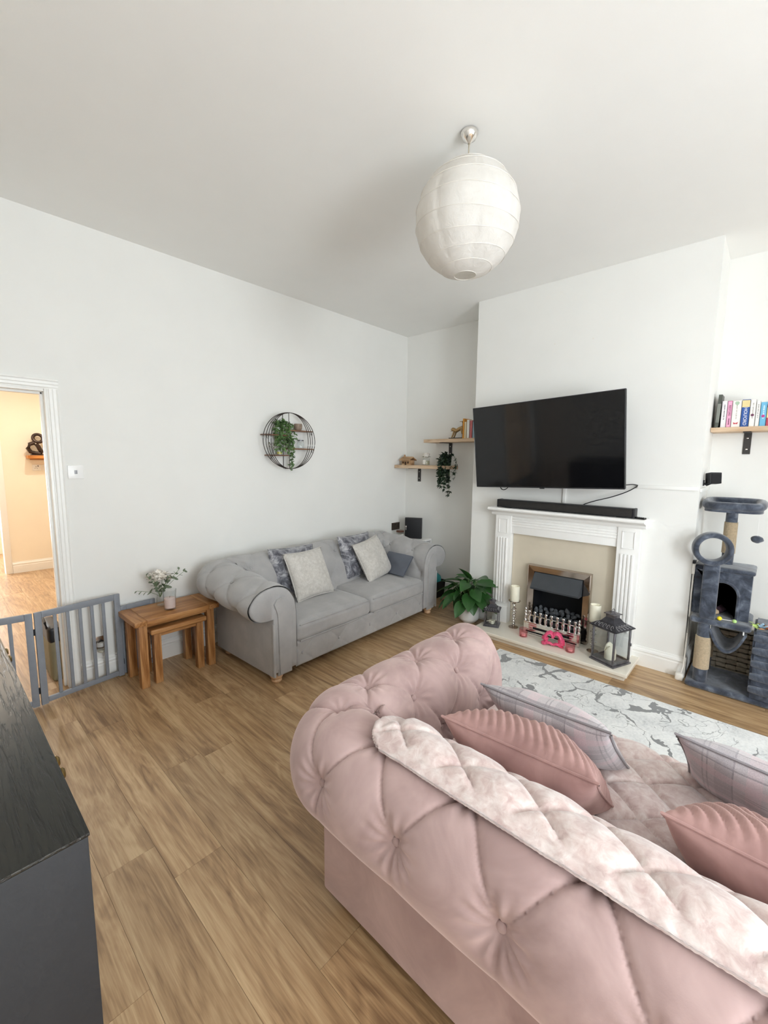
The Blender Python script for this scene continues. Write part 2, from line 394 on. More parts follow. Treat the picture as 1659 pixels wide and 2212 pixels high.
for i, (a_, b_) in enumerate(WINS):
    b = BM(); f = .055
    for x0, x1, z0, z1 in ((a_, a_ + f, WZ0, WZ1), (b_ - f, b_, WZ0, WZ1), (a_, b_, WZ0, WZ0 + f), (a_, b_, WZ1 - f, WZ1), (a_, b_, 1.48, 1.53)):
        bx(x0, x1, YF - .09, YF - .03, z0, z1, .004, 1, bm=b)
    w_ = struct('window_%d' % (i + 1), b, M_gloss, label='white sash window opposite the grey sofa')
    obj('window_sill', bx(a_ - .06, b_ + .06, YF - .03, YF + .14, WZ0 - .035, WZ0, .006), M_gloss, w_)
    obj('pane', bx(a_ + f, b_ - f, YF - .062, YF - .058, WZ0 + f, 1.48), M_glass, w_)
    obj('pane', bx(a_ + f, b_ - f, YF - .062, YF - .058, 1.53, WZ1 - f), M_glass, w_)

b = BM(); f = .055  # frame and pane of the unseen window added for fill
for y0, y1, z0, z1 in ((FILL_WIN[0], FILL_WIN[0] + f, FILL_WIN[2], FILL_WIN[3]), (FILL_WIN[1] - f, FILL_WIN[1], FILL_WIN[2], FILL_WIN[3]), (FILL_WIN[0], FILL_WIN[1], FILL_WIN[2], FILL_WIN[2] + f), (FILL_WIN[0], FILL_WIN[1], FILL_WIN[3] - f, FILL_WIN[3])): bx(XL - .09, XL - .03, y0, y1, z0, z1, .004, 1, bm=b)
w_ = struct('window_3', b, M_gloss, label='white framed window added for fill light, unseen behind the camera')
obj('pane', bx(XL - .062, XL - .058, FILL_WIN[0] + f, FILL_WIN[1] - f, FILL_WIN[2] + f, FILL_WIN[3] - f), M_glass, w_)
# floor of single planks laid along y
def plank_floor(name, label, x0, x1, y0, y1, mat, seed, fixed={}):
    fl = struct(name, bx(x0, x1, y0, y1, -.05, -.012), M_sub, label=label)
    rnd = random.Random(seed); P, L = .184, 1.22
    k0 = math.floor((x0 + 3.588) / P); cache = {}
    k = k0
    while -3.588 + k * P < x1:
        a = max(x0, -3.588 + k * P); c = min(x1, -3.588 + (k + 1) * P)
        off = fixed.get(k, y0 + rnd.random() * L)
        y = off - math.ceil((off - y0) / L) * L
        while y < y1:
            s, e = max(y, y0), min(y + L, y1)
            if e - s > .02 and c - a > .01:
                key = (round(c - a, 3), round(e - s, 3))
                if key not in cache:
                    cache[key] = withmat(mesh_of(box(BM(), (0, 0, -.006), (key[0] - .0009, key[1] - .0009, .012)), 'plank', True, 30), mat)
                inst('plank', cache[key], fl, ((a + c) / 2, (s + e) / 2, 0))
            y += L
        k += 1
    return fl
plank_floor('floor', 'oak plank floor of the living room', XL, 0, YF, .06, M_plank, 3, {-1: -1.685, 0: -1.88, 1: -2.5, -2: -.95})
KX0, KX1, KY1, KH = -5.6, -2.1, 5.6, 2.6
plank_floor('floor_kitchen', 'oak plank floor of the kitchen beyond the doorway', KX0, KX1, .06, KY1, M_kplank, 11)

# baseboards (stepped ogee profile), architrave, door lining
SK = [(0, 0), (.020, 0), (.020, .098), (.017, .103), (.017, .112), (.021, .118), (.017, .130), (.008, .138), (.006, .148), (0, .150)]
def skirt(bm, axis, wall, sgn, a, b):
    """skirting along axis 0 (x) or 1 (y) standing out from the wall plane by sgn"""
    poly = [(wall + sgn * p, z) for p, z in SK]
    if sgn < 0: poly = poly[::-1]
    return prism(bm, poly, axis, a, b)
struct('baseboard_back', skirt(BM(), 0, 0, -1, -3.464, -.0005), M_gloss, ang=25)
b = skirt(BM(), 1, 0, -1, CHA, -.0215); skirt(b, 1, 0, -1, YF, CHB - .0215); struct('baseboard_right', b, M_gloss, ang=25)
b = skirt(BM(), 1, CHX, -1, CHA, -1.545); skirt(b, 1, CHX, -1, CHB - .0205, -2.70)
skirt(b, 0, CHB, -1, CHX - .0005, -.021); struct('baseboard_chimney', b, M_gloss, ang=25)
struct('baseboard_left', skirt(BM(), 1, XL, 1, YF, -.02), M_gloss, ang=25)
AR = [(0, 0), (.058, 0), (.058, -.018), (.050, -.021), (.044, -.016), (.030, -.016), (.024, -.012), (.010, -.012), (.004, -.006), (0, -.006)]
b = prism(BM(), [(DX1 - .014 + p, y) for p, y in AR], 2, 0, DZ - .0142)
prism(b, [(DX0 + .014 - p, y) for p, y in AR], 2, 0, DZ - .0142)
prism(b, [(y, DZ - .014 + p) for p, y in AR], 0, DX0 - .044, DX1 + .044)
struct('trim_1', b, M_gloss, ang=25, label='white moulded architrave around the doorway')
b = bx(DX1 - .028, DX1 - .0005, .0005, .125, 0, DZ - .001, .002); bx(DX0 + .0005, DX0 + .028, .0005, .125, 0, DZ - .001, .002, bm=b)
bx(DX0 + .03, DX1 - .03, .0005, .125, DZ - .03, DZ - .001, .002, bm=b)
bx(DX1 - .042, DX1 - .027, .05, .085, 0, DZ - .03, .002, bm=b); bx(DX0 + .027, DX0 + .042, .05, .085, 0, DZ - .03, .002, bm=b)
bx(DX0 + .03, DX1 - .03, .05, .085, DZ - .044, DZ - .029, .002, bm=b)
struct('trim_2', b, M_gloss, label='white door lining with stop')
# panelled door leaf standing open against the kitchen side of the doorway
dl = struct('door_1', bx(-4.345, -4.305, .14, .90, .01, 1.96, .003), M_gloss, label='white panelled door standing open into the kitchen')
for (y0, y1) in ((.22, .47), (.57, .82)):
    for (z0, z1) in ((.16, .75), (.88, 1.45), (1.57, 1.84)):
        for xx in (-4.3045, -4.3455):
            b = box(BM(), (0, 0, 0), (.012, y1 - y0, z1 - z0), .005, 2); box(b, (math.copysign(.006, xx + 4.325), 0, 0), (.010, y1 - y0 - .09, z1 - z0 - .09), .004, 2)
            obj('panel', b, M_gloss, dl, loc=(xx, (y0 + y1) / 2, (z0 + z1) / 2))
hd = lathe(BM(), [(.0, 0), (.024, .002), (.024, .008), (.008, .012), (.008, .04), (.022, .05), (.024, .06), (.012, .068), (0, .07)], 16)
obj('door_handle', hd, M_chrome, dl, loc=(-4.304, .84, 1.0), rot=(0, PI / 2, 0))

# kitchen beyond the doorway
KFX = -3.36
b = bx(KFX, KX1, 4.0, 4.12, 0, KH); struct('wall_kitchen_far', b, M_cream, label='cream kitchen wall carrying an oak shelf')
struct('wall_kitchen_right', bx(KX1, KX1 + .1, .12, KY1, 0, KH), M_cream)
struct('wall_kitchen_left', bx(KX0 - .1, KX0, .12, KY1, 0, KH), M_cream)
b = bx(KX0, XL - .12, .0, .12, 0, KH); struct('wall_kitchen_near', b, M_cream)
b = bx(KX0, -5.15, KY1, KY1 + .1, 0, KH); bx(-3.55, KX1, KY1, KY1 + .1, 0, KH, bm=b); bx(-5.15, -3.55, KY1, KY1 + .1, 2.2, KH, bm=b)
struct('wall_kitchen_end', b, M_cream)
b = bx(KX0, KX1, .12, KY1, KH, KH + .1); struct('ceiling_kitchen', b, M_ceil)
b = BM()
for p_ in (0, 1): pass
skirt(b, 0, 4.0, -1, KFX + .001, KX1); struct('baseboard_kitchen', b, M_gloss, ang=25)
b = bx(-3.43, KFX - .0005, 3.985, 4.135, 0, KH - .01, .004); struct('trim_3', b, M_gloss, label='white door post at the end of the cream kitchen wall')
b = BM()
for x0, x1 in ((-5.15, -5.07), (-4.39, -4.31), (-3.63, -3.55)): bx(x0, x1, KY1 + .02, KY1 + .07, 0, 2.2, .004, bm=b)
for z0, z1 in ((0, .12), (2.1, 2.2)): bx(-5.15, -3.55, KY1 + .02, KY1 + .07, z0, z1, .004, bm=b)
struct('door_2', b, M_gloss, label='white glazed garden doors of the kitchen')

# cable trunking and old screw holes on the chimney breast
struct('trim_4', bx(CHX - .014, CHX - .0005, -3.012, -2.640, 1.359, 1.386, .002), M_gloss, label='white horizontal cable trunking beside the television')
struct('trim_5', bx(CHX - .012, CHX - .0005, -2.122, -2.096, 1.19, 1.42, .002), M_gloss, label='white upright cable trunking below the television')
struct('trim_6', bx(CHX + .002, -.002, CHB - .012, CHB - .0005, 1.352, 1.376, .002), M_gloss, label='white cable trunking round the side of the chimney breast')
for y, z in ((-1.957, 2.519), (-2.256, 2.510)):
    one('wall_plug', lathe(BM(), [(.004, .0), (.006, .001), (.006, .003), (.002, .004), (.0, .002)], 12), M_beige, 'small plugged screw hole high on the chimney breast, ' + ('nearer the trailing plant alcove' if y > -2 else 'nearer the bookshelf alcove'), 'wall plug', (CHX, y, z), (0, -PI / 2, 0))
# ------------------------------------------------------------------ chesterfield sofas
def smooth_profile(ctrl, step):
    """Catmull-Rom through control points, resampled by arc length"""
    P = [np.array(c, float) for c in ctrl]; P = [2 * P[0] - P[1]] + P + [2 * P[-1] - P[-2]]; out = []
    for i in range(1, len(P) - 2):
        for t in np.linspace(0, 1, 24, endpoint=False):
            a, b_, c, d = P[i - 1:i + 3]
            out.append(.5 * (2 * b_ + (c - a) * t + (2 * a - 5 * b_ + 4 * c - d) * t * t + (-a + 3 * b_ - 3 * c + d) * t ** 3))
    out.append(P[-2]); out = np.array(out); L = np.r_[0, np.cumsum(np.linalg.norm(np.diff(out, axis=0), axis=1))]
    n = int(L[-1] / step) + 1; T = np.linspace(0, L[-1], n)
    return np.c_[np.interp(T, L, out[:, 0]), np.interp(T, L, out[:, 1])], T
def chesterfield(root, prm, mat, bmat):
    W2, D, step = prm['w'] / 2, prm['d'], prm['step']
    prof, T = smooth_profile(prm['prof'], step)
    rc, uc = prm.get('rc', .09), 0.0                 # corner radius of the u = 0 line
    # path of the u = 0 line: left arm front -> back -> right arm front (front is -y, back at y = 0)
    segs = []; La = D - rc; Lc = rc * PI / 2; Lb = 2 * (W2 - rc)
    Lcs = prm.get('cs', .30)                          # stretched length so that the corner gets enough columns
    tot = 2 * La + 2 * Lcs + Lb; ns = int(tot / step) + 1
    ss = np.linspace(0, tot, ns)
    Pm = np.zeros((ns, len(prof), 3)); lean = prm.get('lean', .0); rise = prm.get('rise', 0)
    backness = np.zeros(ns)
    for i, s in enumerate(ss):
        if s < La: base = np.array([-W2, -D + s]); n = np.array([-1., 0]); c0 = None; bk = 0
        elif s < La + Lcs:
            a = (s - La) / Lcs * PI / 2; n = np.array([-math.cos(a), math.sin(a)]); c0 = np.array([-W2 + rc, -rc]); m = np.array([-1., 1.]); bk = a / (PI / 2)
        elif s < La + Lcs + Lb: base = np.array([-W2 + rc + s - La - Lcs, 0]); n = np.array([0, 1.]); c0 = None; bk = 1
        elif s < La + 2 * Lcs + Lb:
            a = (s - La - Lcs - Lb) / Lcs * PI / 2; n = np.array([math.sin(a), math.cos(a)]); c0 = np.array([W2 - rc, -rc]); m = np.array([1., 1.]); bk = 1 - a / (PI / 2)
        else: base = np.array([W2, -rc - (s - La - 2 * Lcs - Lb)]); n = np.array([1., 0]); c0 = None; bk = 0
        backness[i] = bk
        sd = min(s, tot - s); hz = 1 + rise * min(1, sd / (La + Lcs * .5))
        for j, (u_, z_) in enumerate(prof):
            ln = lean * bk * max(0, prm['zc'] - z_) if u_ < prm.get('ulean', 0) else 0
            u2 = u_ - ln
            if c0 is None: xy = base + n * u2
            else:
                rho = rc + u2
                xy = c0 + n * rho if rho >= 0 else c0 + m * rho
            Pm[i, j] = (xy[0], xy[1], prm['z0'] + (z_ - prm['z0']) * hz)
    # tufting
    rows = prm['rows']                                # arc positions along the profile
    rowt = []
    for (ru, rz) in rows:
        k = np.argmin((prof[:, 0] - ru) ** 2 + (prof[:, 1] - rz) ** 2); rowt.append(T[k])
    N = len(rows); o = np.argsort(rowt); rowt = np.array(rowt)[o]
    vmap = np.interp(T, rowt, np.arange(N))
    ps = prm['pitch']; s_off = prm.get('soff', 0)
    # normals
    du = np.gradient(Pm, axis=0); dv = np.gradient(Pm, axis=1); Nn = np.cross(du, dv); ln = np.linalg.norm(Nn, axis=2, keepdims=True); Nn = Nn / np.maximum(ln, 1e-9)
    if prm.get('flip'): Nn = -Nn
    below = np.clip((rowt[0] - T) / .10, 0, 1); above = np.clip((T - rowt[-1]) / .09, 0, 1); fade = 1 - np.maximum(below, above) * .85
    sg = (ss - tot / 2 + s_off)[:, None] / ps; v = vmap[None, :]
    a = sg + v / 2; bb = sg - v / 2
    sa, sb = np.abs(np.sin(PI * a)), np.abs(np.sin(PI * bb))
    endf = np.clip(np.minimum(ss, tot - ss) / .08, 0, 1)[:, None]
    puff = (sa * sb) ** prm.get('pe', .45); groove = np.exp(-np.minimum(sa, sb) / prm.get('gw', .07))
    disp = prm['puff'] * (puff - .8) * fade[None, :] - prm['groove'] * groove * fade[None, :]
    # buttons: nearest lattice point
    vr = np.arange(N); rb = np.full(disp.shape, 9.0); ang = np.zeros(disp.shape)
    btn = []
    for r_ in range(N):
        off = (r_ % 2) / 2
        k = np.round(sg - off) + off; dx = (sg - k) * ps; dt = (T - rowt[r_])[None, :] + 0 * sg
        d = np.sqrt(dx ** 2 + dt ** 2); mk = d < rb; rb = np.where(mk, d, rb); ang = np.where(mk, np.arctan2(dt, dx), ang)
    disp = disp - prm['dimple'] * np.exp(-(rb / prm.get('br', .035)) ** 1.3) + prm.get('wrk', .0015) * np.sin(11 * ang) * np.exp(-((rb - .05) / .03) ** 2)
    disp = disp * (.25 + .75 * endf)
    Pd = Pm + Nn * disp[..., None]
    Pd[:, 0] = Pm[:, 0]
    body = obj('rolled_arms_and_back', gridmesh(Pd), mat, root, ang=0)
    bme = withmat(mesh_of(lathe(BM(), [(.0, .007), (.007, .0062), (.0115, .003), (.0125, 0), (.010, -.004)], 14), 'button', True, 0), bmat)
    for r_ in range(N):
        off = (r_ % 2) / 2
        if prm.get('skiprows') and r_ in prm['skiprows']: continue
        for k in range(-12, 13):
            sv = ((k + off) * ps) - s_off + tot / 2
            if sv < .10 or sv > tot - .10: continue
            i = min(ns - 1, int(round(sv / tot * (ns - 1)))); j = int(np.argmin(np.abs(T - rowt[r_])))
            q = Vector(Nn[i, j]).to_track_quat('Z', 'Y').to_euler()
            inst('button', bme, root, Vector(Pd[i, j]) + Vector(Nn[i, j]) * .009, q)
    return Pm, Nn, prof, T, ss, tot

def arm_front(root, prof, sgn, W2, D, z0, mat, band=True, hz=1.0, low=.06):
    """padded facing that closes the front of an arm, with an upright band"""
    pts = [(u_, z0 + (z_ - z0) * hz) for u_, z_ in prof]
    pts = [(pts[0][0], low)] + pts + [(0, low)]
    cx, cz = np.mean([p[0] for p in pts]), np.mean([p[1] for p in pts])
    bm = BM()
    def ring(k, y):
        return [bm.verts.new((sgn * (W2 + cx + (u_ - cx) * k), y, cz + (z_ - cz) * k)) for u_, z_ in pts]
    rs = [ring(.90, -D + .03), ring(.945, -D + .006), ring(.945, -D + .000), ring(.93, -D - .007), ring(.87, -D - .011)]
    n = len(pts)
    for A, B in zip(rs, rs[1:]):
        for i in range(n): bm.faces.new((A[i], A[(i + 1) % n], B[(i + 1) % n], B[i]))
    bm.faces.new(rs[-1])
    bmesh.ops.triangulate(bm, faces=[f for f in bm.faces if len(f.verts) > 4])
    obj('arm_front', bm, mat, root, ang=50)
    if band:
        # upright band that rises to the scroll and curls under it, with a stitched edge
        u0, u1 = -.150, -.035
        path = [(u0, low + .005), (u0, .40), (u0 + .002, .52), (u0 + .012, .58), (u0 + .04, .622), (u0 + .085, .640), (u0 + .13, .625), (u0 + .155, .585), (u0 + .145, .555), (u1 - .002, .545), (u1, .50), (u1, low + .005)]
        bm = BM(); P0 = [(sgn * (W2 + u_), z_) for u_, z_ in path]
        prism(bm, P0, 1, -D - .022, -D)
        bmesh.ops.bevel(bm, geom=[e for e in bm.edges if all(abs(v.co.y + D + .022) < 1e-5 for v in e.verts)], offset=.012, segments=3, affect='EDGES')
        obj('front_band', bm, mat, root, ang=60)
        bm = BM(); u2 = -.030
        tube(bm, [(sgn * (W2 + u_), -D - .012, z_) for u_, z_ in ((-.004, low + .01), (-.004, .445))], .010, 8)
        obj('edge_roll', bm, mat, root)
FOOT = [(.0, .0), (.030, .0), (.036, .006), (.038, .014), (.034, .022), (.030, .026), (.040, .032), (.046, .044), (.044, .058), (.036, .066), (.0, .066)]

# grey sofa against the back wall -----------------------------------------------------------
GS = thing('chesterfield_sofa', 'light grey buttoned fabric sofa with rolled arms against the back wall', 'sofa', (-1.628, -.225, 0), math.radians(1.6))
gprof = [(-.205, .22), (-.205, .40), (-.200, .52), (-.180, .60), (-.125, .672), (-.04, .705), (.05, .700), (.125, .668), (.178, .60), (.170, .535), (.115, .486), (.04, .474), (.0, .474)]
gp = dict(w=1.95, d=.735, step=.011, prof=gprof, z0=.22, zc=.66, lean=.30, ulean=-.10, rise=.13, rc=.10, cs=.34, rows=[(-.203, .44), (-.15, .645), (.10, .684), (.155, .50)], pitch=.30, soff=0, puff=.013, groove=.004, dimple=.030, gw=.07, pe=.33, br=.040)
gPm, gN, gpr, gT, gss, gtot = chesterfield(GS, gp, M_greyS, M_greyS)
for sgn in (-1, 1): arm_front(GS, gpr, sgn, .975, .735, .22, M_greyS, True, 1.0)
b = bx(-.975, -.945, -.73, .03, .06, .50, .01); obj('side_panel', b, M_greyS, GS)
obj('side_panel', bx(.945, .975, -.73, .03, .06, .50, .01), M_greyS, GS)
obj('back_panel', bx(-.97, .97, .004, .03, .06, .50, .01), M_greyS, GS)
obj('seat_base', bx(-.94, .94, -.70, .0, .06, .235, .015), M_greyS, GS)
# buttoned front border
nx, nz = 190, 26; xs_ = np.linspace(-.775, .775, nx); zs_ = np.linspace(0, 1, nz); P = np.zeros((nx, nz, 3))
for i, x in enumerate(xs_):
    for j, t in enumerate(zs_):
        a, b_ = x / .36 + (t - .5) * .62, x / .36 - (t - .5) * .62
        g = min(abs(math.sin(PI * a)), abs(math.sin(PI * b_)))
        e = min(1, min(t, 1 - t) / .08, (.775 - abs(x)) / .02)
        d = .012 * min(1, e) ** .5 + .007 * (abs(math.sin(PI * a) * math.sin(PI * b_))) ** .6 * e - .004 * math.exp(-g / .05) * e
        P[i, j] = (x, -.722 - d, .065 + .19 * t)
fb = obj('front_border', gridmesh(P), M_greyS, GS, ang=0)
gb = withmat(mesh_of(lathe(BM(), [(.0, .006), (.007, .005), (.011, .002), (.011, -.003)], 12), 'button', True, 0), M_greyS)
for k in range(-2, 3): inst('button', gb, GS, (k * .36, -.735, .158), (PI / 2, 0, 0))
for sgn in (-1, 1):
    bm = superbox(.775, .56, .140, .042, 22, .032)
    c = obj('seat_cushion', bm, M_greyS, GS, loc=(sgn * .3885, -.470, .245), ang=0)
    e = [(x * .36, -.275, .130) for x in np.linspace(-1, 1, 12)]
    obj('piping', tube(BM(), e, .0045, 6), M_greyS, c); e2 = [(x * .36, -.277, .012) for x in np.linspace(-1, 1, 12)]
    obj('piping', tube(BM(), e2, .0045, 6), M_greyS, c)
fm = withmat(mesh_of(lathe(BM(), FOOT, 24), 'foot', True, 40), M_foot)
for x, y in ((-.915, -.685), (.915, -.685), (-.90, -.03), (.90, -.03)): inst('foot', fm, GS, (x, y, 0))

# blush sofa with its back to the camera ----------------------------------------------------
PS = thing('chesterfield_sofa', 'blush pink velvet buttoned sofa with a quilted throw over its back', 'sofa', (-3.215, -3.375, 0), PI / 2)
pprof = [(-.165, .22), (-.165, .42), (-.160, .54), (-.140, .63), (-.095, .695), (-.03, .728), (.05, .730), (.115, .700), (.162, .640), (.182, .560), (.172, .480), (.120, .420), (.05, .398), (.02, .398)]
pp = dict(w=2.06, d=.93, step=.006, prof=pprof, z0=.22, zc=.68, lean=.28, ulean=-.08, rise=.0, rc=.10, cs=.34, rows=[(-.163, .46), (-.125, .66), (.012, .733), (.176, .585)], pitch=.295, soff=.12, puff=.016, groove=.0060, dimple=.032, gw=.06, wrk=.0040, pe=.28, br=.050)
pPm, pN, ppr, pT, pss, ptot = chesterfield(PS, pp, M_pink, M_pink)
for sgn in (-1, 1): arm_front(PS, ppr, sgn, 1.03, .93, .22, M_pink, True, 1.0)
obj('side_panel', bx(1.00, 1.022, -.92, .03, .065, .50, .008), M_pink, PS)
obj('side_panel', bx(-1.022, -1.00, -.92, .03, .065, .50, .008), M_pink, PS)
obj('back_panel', bx(-1.02, 1.02, .03, .052, .065, .50, .008), M_pink, PS)
obj('seat_base', bx(-.99, .99, -.90, .02, .065, .25, .02), M_pink, PS)
for sgn in (-1, 1):
    bm = superbox(.845, .66, .17, .05, 20, .03)
    obj('seat_cushion', bm, M_pink, PS, loc=(sgn * .424, -.575, .245), ang=0)
for x, y in ((-.95, -.85), (.95, -.85), (-.95, -.03), (.95, -.03)): inst('foot', fm, PS, (x, y, 0))

# quilted throw draped from the back roll on to the seat (local sofa coordinates, world placed)
def quilt():
    # profile (y, z): outer edge of roll -> crest -> inner face -> seat -> front
    ctrl = [(.078, .738), (.03, .750), (-.03, .746), (-.105, .708), (-.165, .635), (-.215, .54), (-.25, .48), (-.29, .462), (-.42, .464), (-.60, .464), (-.80, .458), (-.905, .445), (-.925, .36)]
    pr, T_ = smooth_profile(ctrl, .006)
    x1, x0 = .82, -1.0                              # end near the visible arm, far end
    nxx = int((x1 - x0) / .006); X = np.linspace(x1, x0, nxx); P = np.zeros((nxx, len(pr), 3)); Q = np.zeros((nxx, len(pr), 3))
    dpr = np.gradient(pr, axis=0); nr = np.c_[-dpr[:, 1], dpr[:, 0]]; nr /= np.linalg.norm(nr, axis=1)[:, None]
    nr = -nr if nr[5, 1] < 0 else nr
    Lt = T_[-1]
    for i, x in enumerate(X):
        for j, (y, z) in enumerate(pr):
            t = T_[j]; sx = x1 - x
            # rounded corner of the throw
            rr = .10; inset = 0
            if sx < rr and t < rr: inset = max(0, math.hypot(rr - sx, rr - t) - rr)
            a, b_ = (sx + t * 1.15 + .02 * math.sin(t * 9)) / .21, (sx - t * 1.15 + .02 * math.sin(t * 9)) / .21
            sa, sb = abs(math.sin(PI * a)), abs(math.sin(PI * b_))
            edge = min(t, Lt - t, sx)
            e = max(0, min(1, (edge - .035) / .03))
            d = .006 + e * (.020 * (sa * sb) ** .33 - .015 * math.exp(-min(sa, sb) / .11))
            if edge < .035: d = .006 + .0035 * math.sin(PI * max(0, edge) / .035) + .0012 * math.sin((sx + t) * 2 * PI / .014)
            wr = .006 * mnoise.noise(Vector((x * 5, t * 7, 1))) + .0022 * mnoise.noise(Vector((x * 28, t * 28, 4)))
            d += wr
            P[i, j] = (x, y + nr[j, 0] * d, z + nr[j, 1] * d)
            if inset > 0:   # pull the corner in to round it
                k = inset / max(1e-6, math.hypot(rr - sx, rr - t)); 
                jj = min(len(pr) - 1, int(round((t + (rr - t) * k) / T_[1])))
                P[i, j] = (x - (rr - sx) * k, pr[jj][0] + nr[jj, 0] * .004, pr[jj][1] + nr[jj, 1] * .004)
    Q = P.copy(); Q[:, :, 1] -= nr[None, :, 0] * .010; Q[:, :, 2] -= nr[None, :, 1] * .010
    V, F = gridmesh(P); n0 = len(V); m = P.shape[1]; n = P.shape[0]
    V2 = np.r_[V, Q.reshape(-1, 3)]; F2 = F + [tuple(n0 + k for k in f[::-1]) for f in F]
    loop = [j for j in range(m)] + [i * m + m - 1 for i in range(1, n)] + [(n - 1) * m + j for j in range(m - 2, -1, -1)] + [i * m for i in range(n - 2, 0, -1)]
    for p_, q_ in zip(loop, loop[1:] + loop[:1]): F2.append((p_, n0 + p_, n0 + q_, q_))
    return V2, F2
one('quilted_throw', quilt(), M_quilt, 'pale pink crushed velvet quilted throw laid over the pink sofa', 'throw', PS.location, (0, 0, PI / 2), ang=0)
# ------------------------------------------------------------------ cushions
def place_pillow(name, label, cat, w, h, t, mat, base, yaw, lean, roll=0, group=None, pleat=None, pipe=None, seed=0, n=34, pinch=.06):
    """base = point under the middle of the bottom edge; yaw 0 faces -y; lean tips the top backwards"""
    root = thing(name, label, cat, base, 0, group); root.rotation_euler = Euler((lean, roll, yaw), 'XYZ')
    root.rotation_mode = 'XYZ'; root.matrix_world = Matrix.Translation(base) @ Euler((0, 0, yaw)).to_matrix().to_4x4() @ Euler((lean, 0, 0)).to_matrix().to_4x4() @ Euler((0, roll, 0)).to_matrix().to_4x4()
    c = obj('cover', pillow(w, h, t, n, pleat, pinch, seed=seed), mat, root, ang=0)
    obj('piping', tube(BM(), pillow_edge(w, h, 20, pinch), .0042, 6, True), pipe or mat, c)
    return root
R = math.radians
place_pillow('scatter_cushion', 'silver grey crushed velvet cushion tucked behind a cream one beside the left arm roll', 'cushion', .41, .41, .15, M_crush, (-2.03, -.515, .415), R(-10), R(-17), R(0), 'velvet cushions on the grey sofa', seed=1)
place_pillow('scatter_cushion', 'cream textured cushion propped on the seat nearer the oak tables', 'cushion', .405, .405, .15, M_creamC, (-1.945, -.665, .415), R(3), R(-26), R(0), 'cream cushions on the grey sofa', seed=2)
place_pillow('scatter_cushion', 'silver grey crushed velvet cushion in the middle of the grey sofa back', 'cushion', .43, .42, .15, M_crush, (-1.25, -.490, .415), R(2), R(-16), R(0), 'velvet cushions on the grey sofa', seed=5)
place_pillow('scatter_cushion', 'cream textured cushion propped on the seat nearer the laptop', 'cushion', .42, .40, .15, M_creamC, (-1.125, -.645, .415), R(7), R(-26), R(-7), 'cream cushions on the grey sofa', seed=9)
b = box(BM(), (0, 0, .0), (.33, .016, .235), .006, 2)
lp = thing('laptop', 'closed dark grey laptop leaning against the right arm of the grey sofa', 'laptop', (-1.000, -.650, .425), 0)
lp.rotation_euler = (R(-40), 0, R(-92))
obj('base', box(BM(), (0, .0055, .117), (.33, .010, .232), .004, 2), plain('laptop_grey', '#5B606B', .4, metal=.3), lp)
obj('lid', box(BM(), (0, -.0045, .117), (.33, .008, .232), .0035, 2), plain('laptop_lid', '#646974', .35, metal=.3), lp)

def pleat_fn(u, v):
    k = abs(u - .1); s_ = v * 1.0 + (abs(u) * .55)
    return .0075 * abs(math.sin(PI * s_ * 9.0)) ** .7
def pleat_fn2(u, v): return .012 * abs(math.sin(PI * (u * .9 + v * .45) * 9)) ** .7
# tartan
def tartan():
    t = NT('tartan_wool'); tc = t.n('ShaderNodeTexCoord'); sp = t.n('ShaderNodeSeparateXYZ'); t.l(tc.outputs['Object'], sp.inputs[0])
    def band(sock, period, centre, width):
        f = t.math('FRACT', t.math('ADD', t.math('MULTIPLY', sock, 1 / period), 40.0)); return t.math('LESS_THAN', t.math('ABSOLUTE', t.math('SUBTRACT', f, centre)), width / period / 2)
    base = hexc('#BDB4B6'); c = base
    for ax, strong in ((0, .8), (2, .8)):
        sck = sp.outputs[ax]
        for cen, wd, col, k in ((.22, .034, '#D9B9BE', .75), (.62, .044, '#8E878C', .75), (.50, .004, '#5C565C', .8), (.86, .004, '#5C565C', .8), (.93, .004, '#5C565C', .8)):
            m = t.math('MULTIPLY', band(sck, .165, cen, wd), k * .62)
            c = t.mix(m, c, hexc(col))
    wv = t.noise(tc.outputs['Object'], 500, 2)
    t.base(t.mix(.22, c, t.ramp(wv, [(.3, hexc('#7F797C')), (.7, hexc('#F0E9EA'))]))); t.set(Roughness=.9)
    t.b.inputs['Sheen Weight'].default_value = .3; t.bump(wv, .4, .002); return t.m
M_tartan = tartan(); M_tpipe = fabric('grey_piping', '#8B8588', weave=400)
PY = R(90)
place_pillow('scatter_cushion', 'rose velvet cushion with pleated front nearest the arm of the pink sofa', 'cushion', .445, .44, .21, M_pinkc, (-2.72, -2.89, .462), R(94), R(-48), R(0), 'pleated rose cushions', pleat=pleat_fn2, seed=3, n=90, pinch=.05)
place_pillow('scatter_cushion', 'grey and pink tartan cushion in front of the pleated cushion by the sofa arm', 'cushion', .43, .43, .15, M_tartan, (-2.475, -2.895, .450), R(91), R(-46), R(2), 'tartan cushions', pipe=M_tpipe, seed=4)
place_pillow('scatter_cushion', 'rose velvet cushion with pleated front in the middle of the pink sofa', 'cushion', .46, .44, .21, M_pinkc, (-2.70, -3.510, .458), R(88), R(-48), R(0), 'pleated rose cushions', pleat=pleat_fn2, seed=6, n=90, pinch=.05)
place_pillow('scatter_cushion', 'grey and pink tartan cushion in front of the pleated cushion at mid sofa', 'cushion', .44, .44, .13, M_tartan, (-2.36, -3.480, .445), R(84), R(-46), R(-2), 'tartan cushions', pipe=M_tpipe, seed=8)

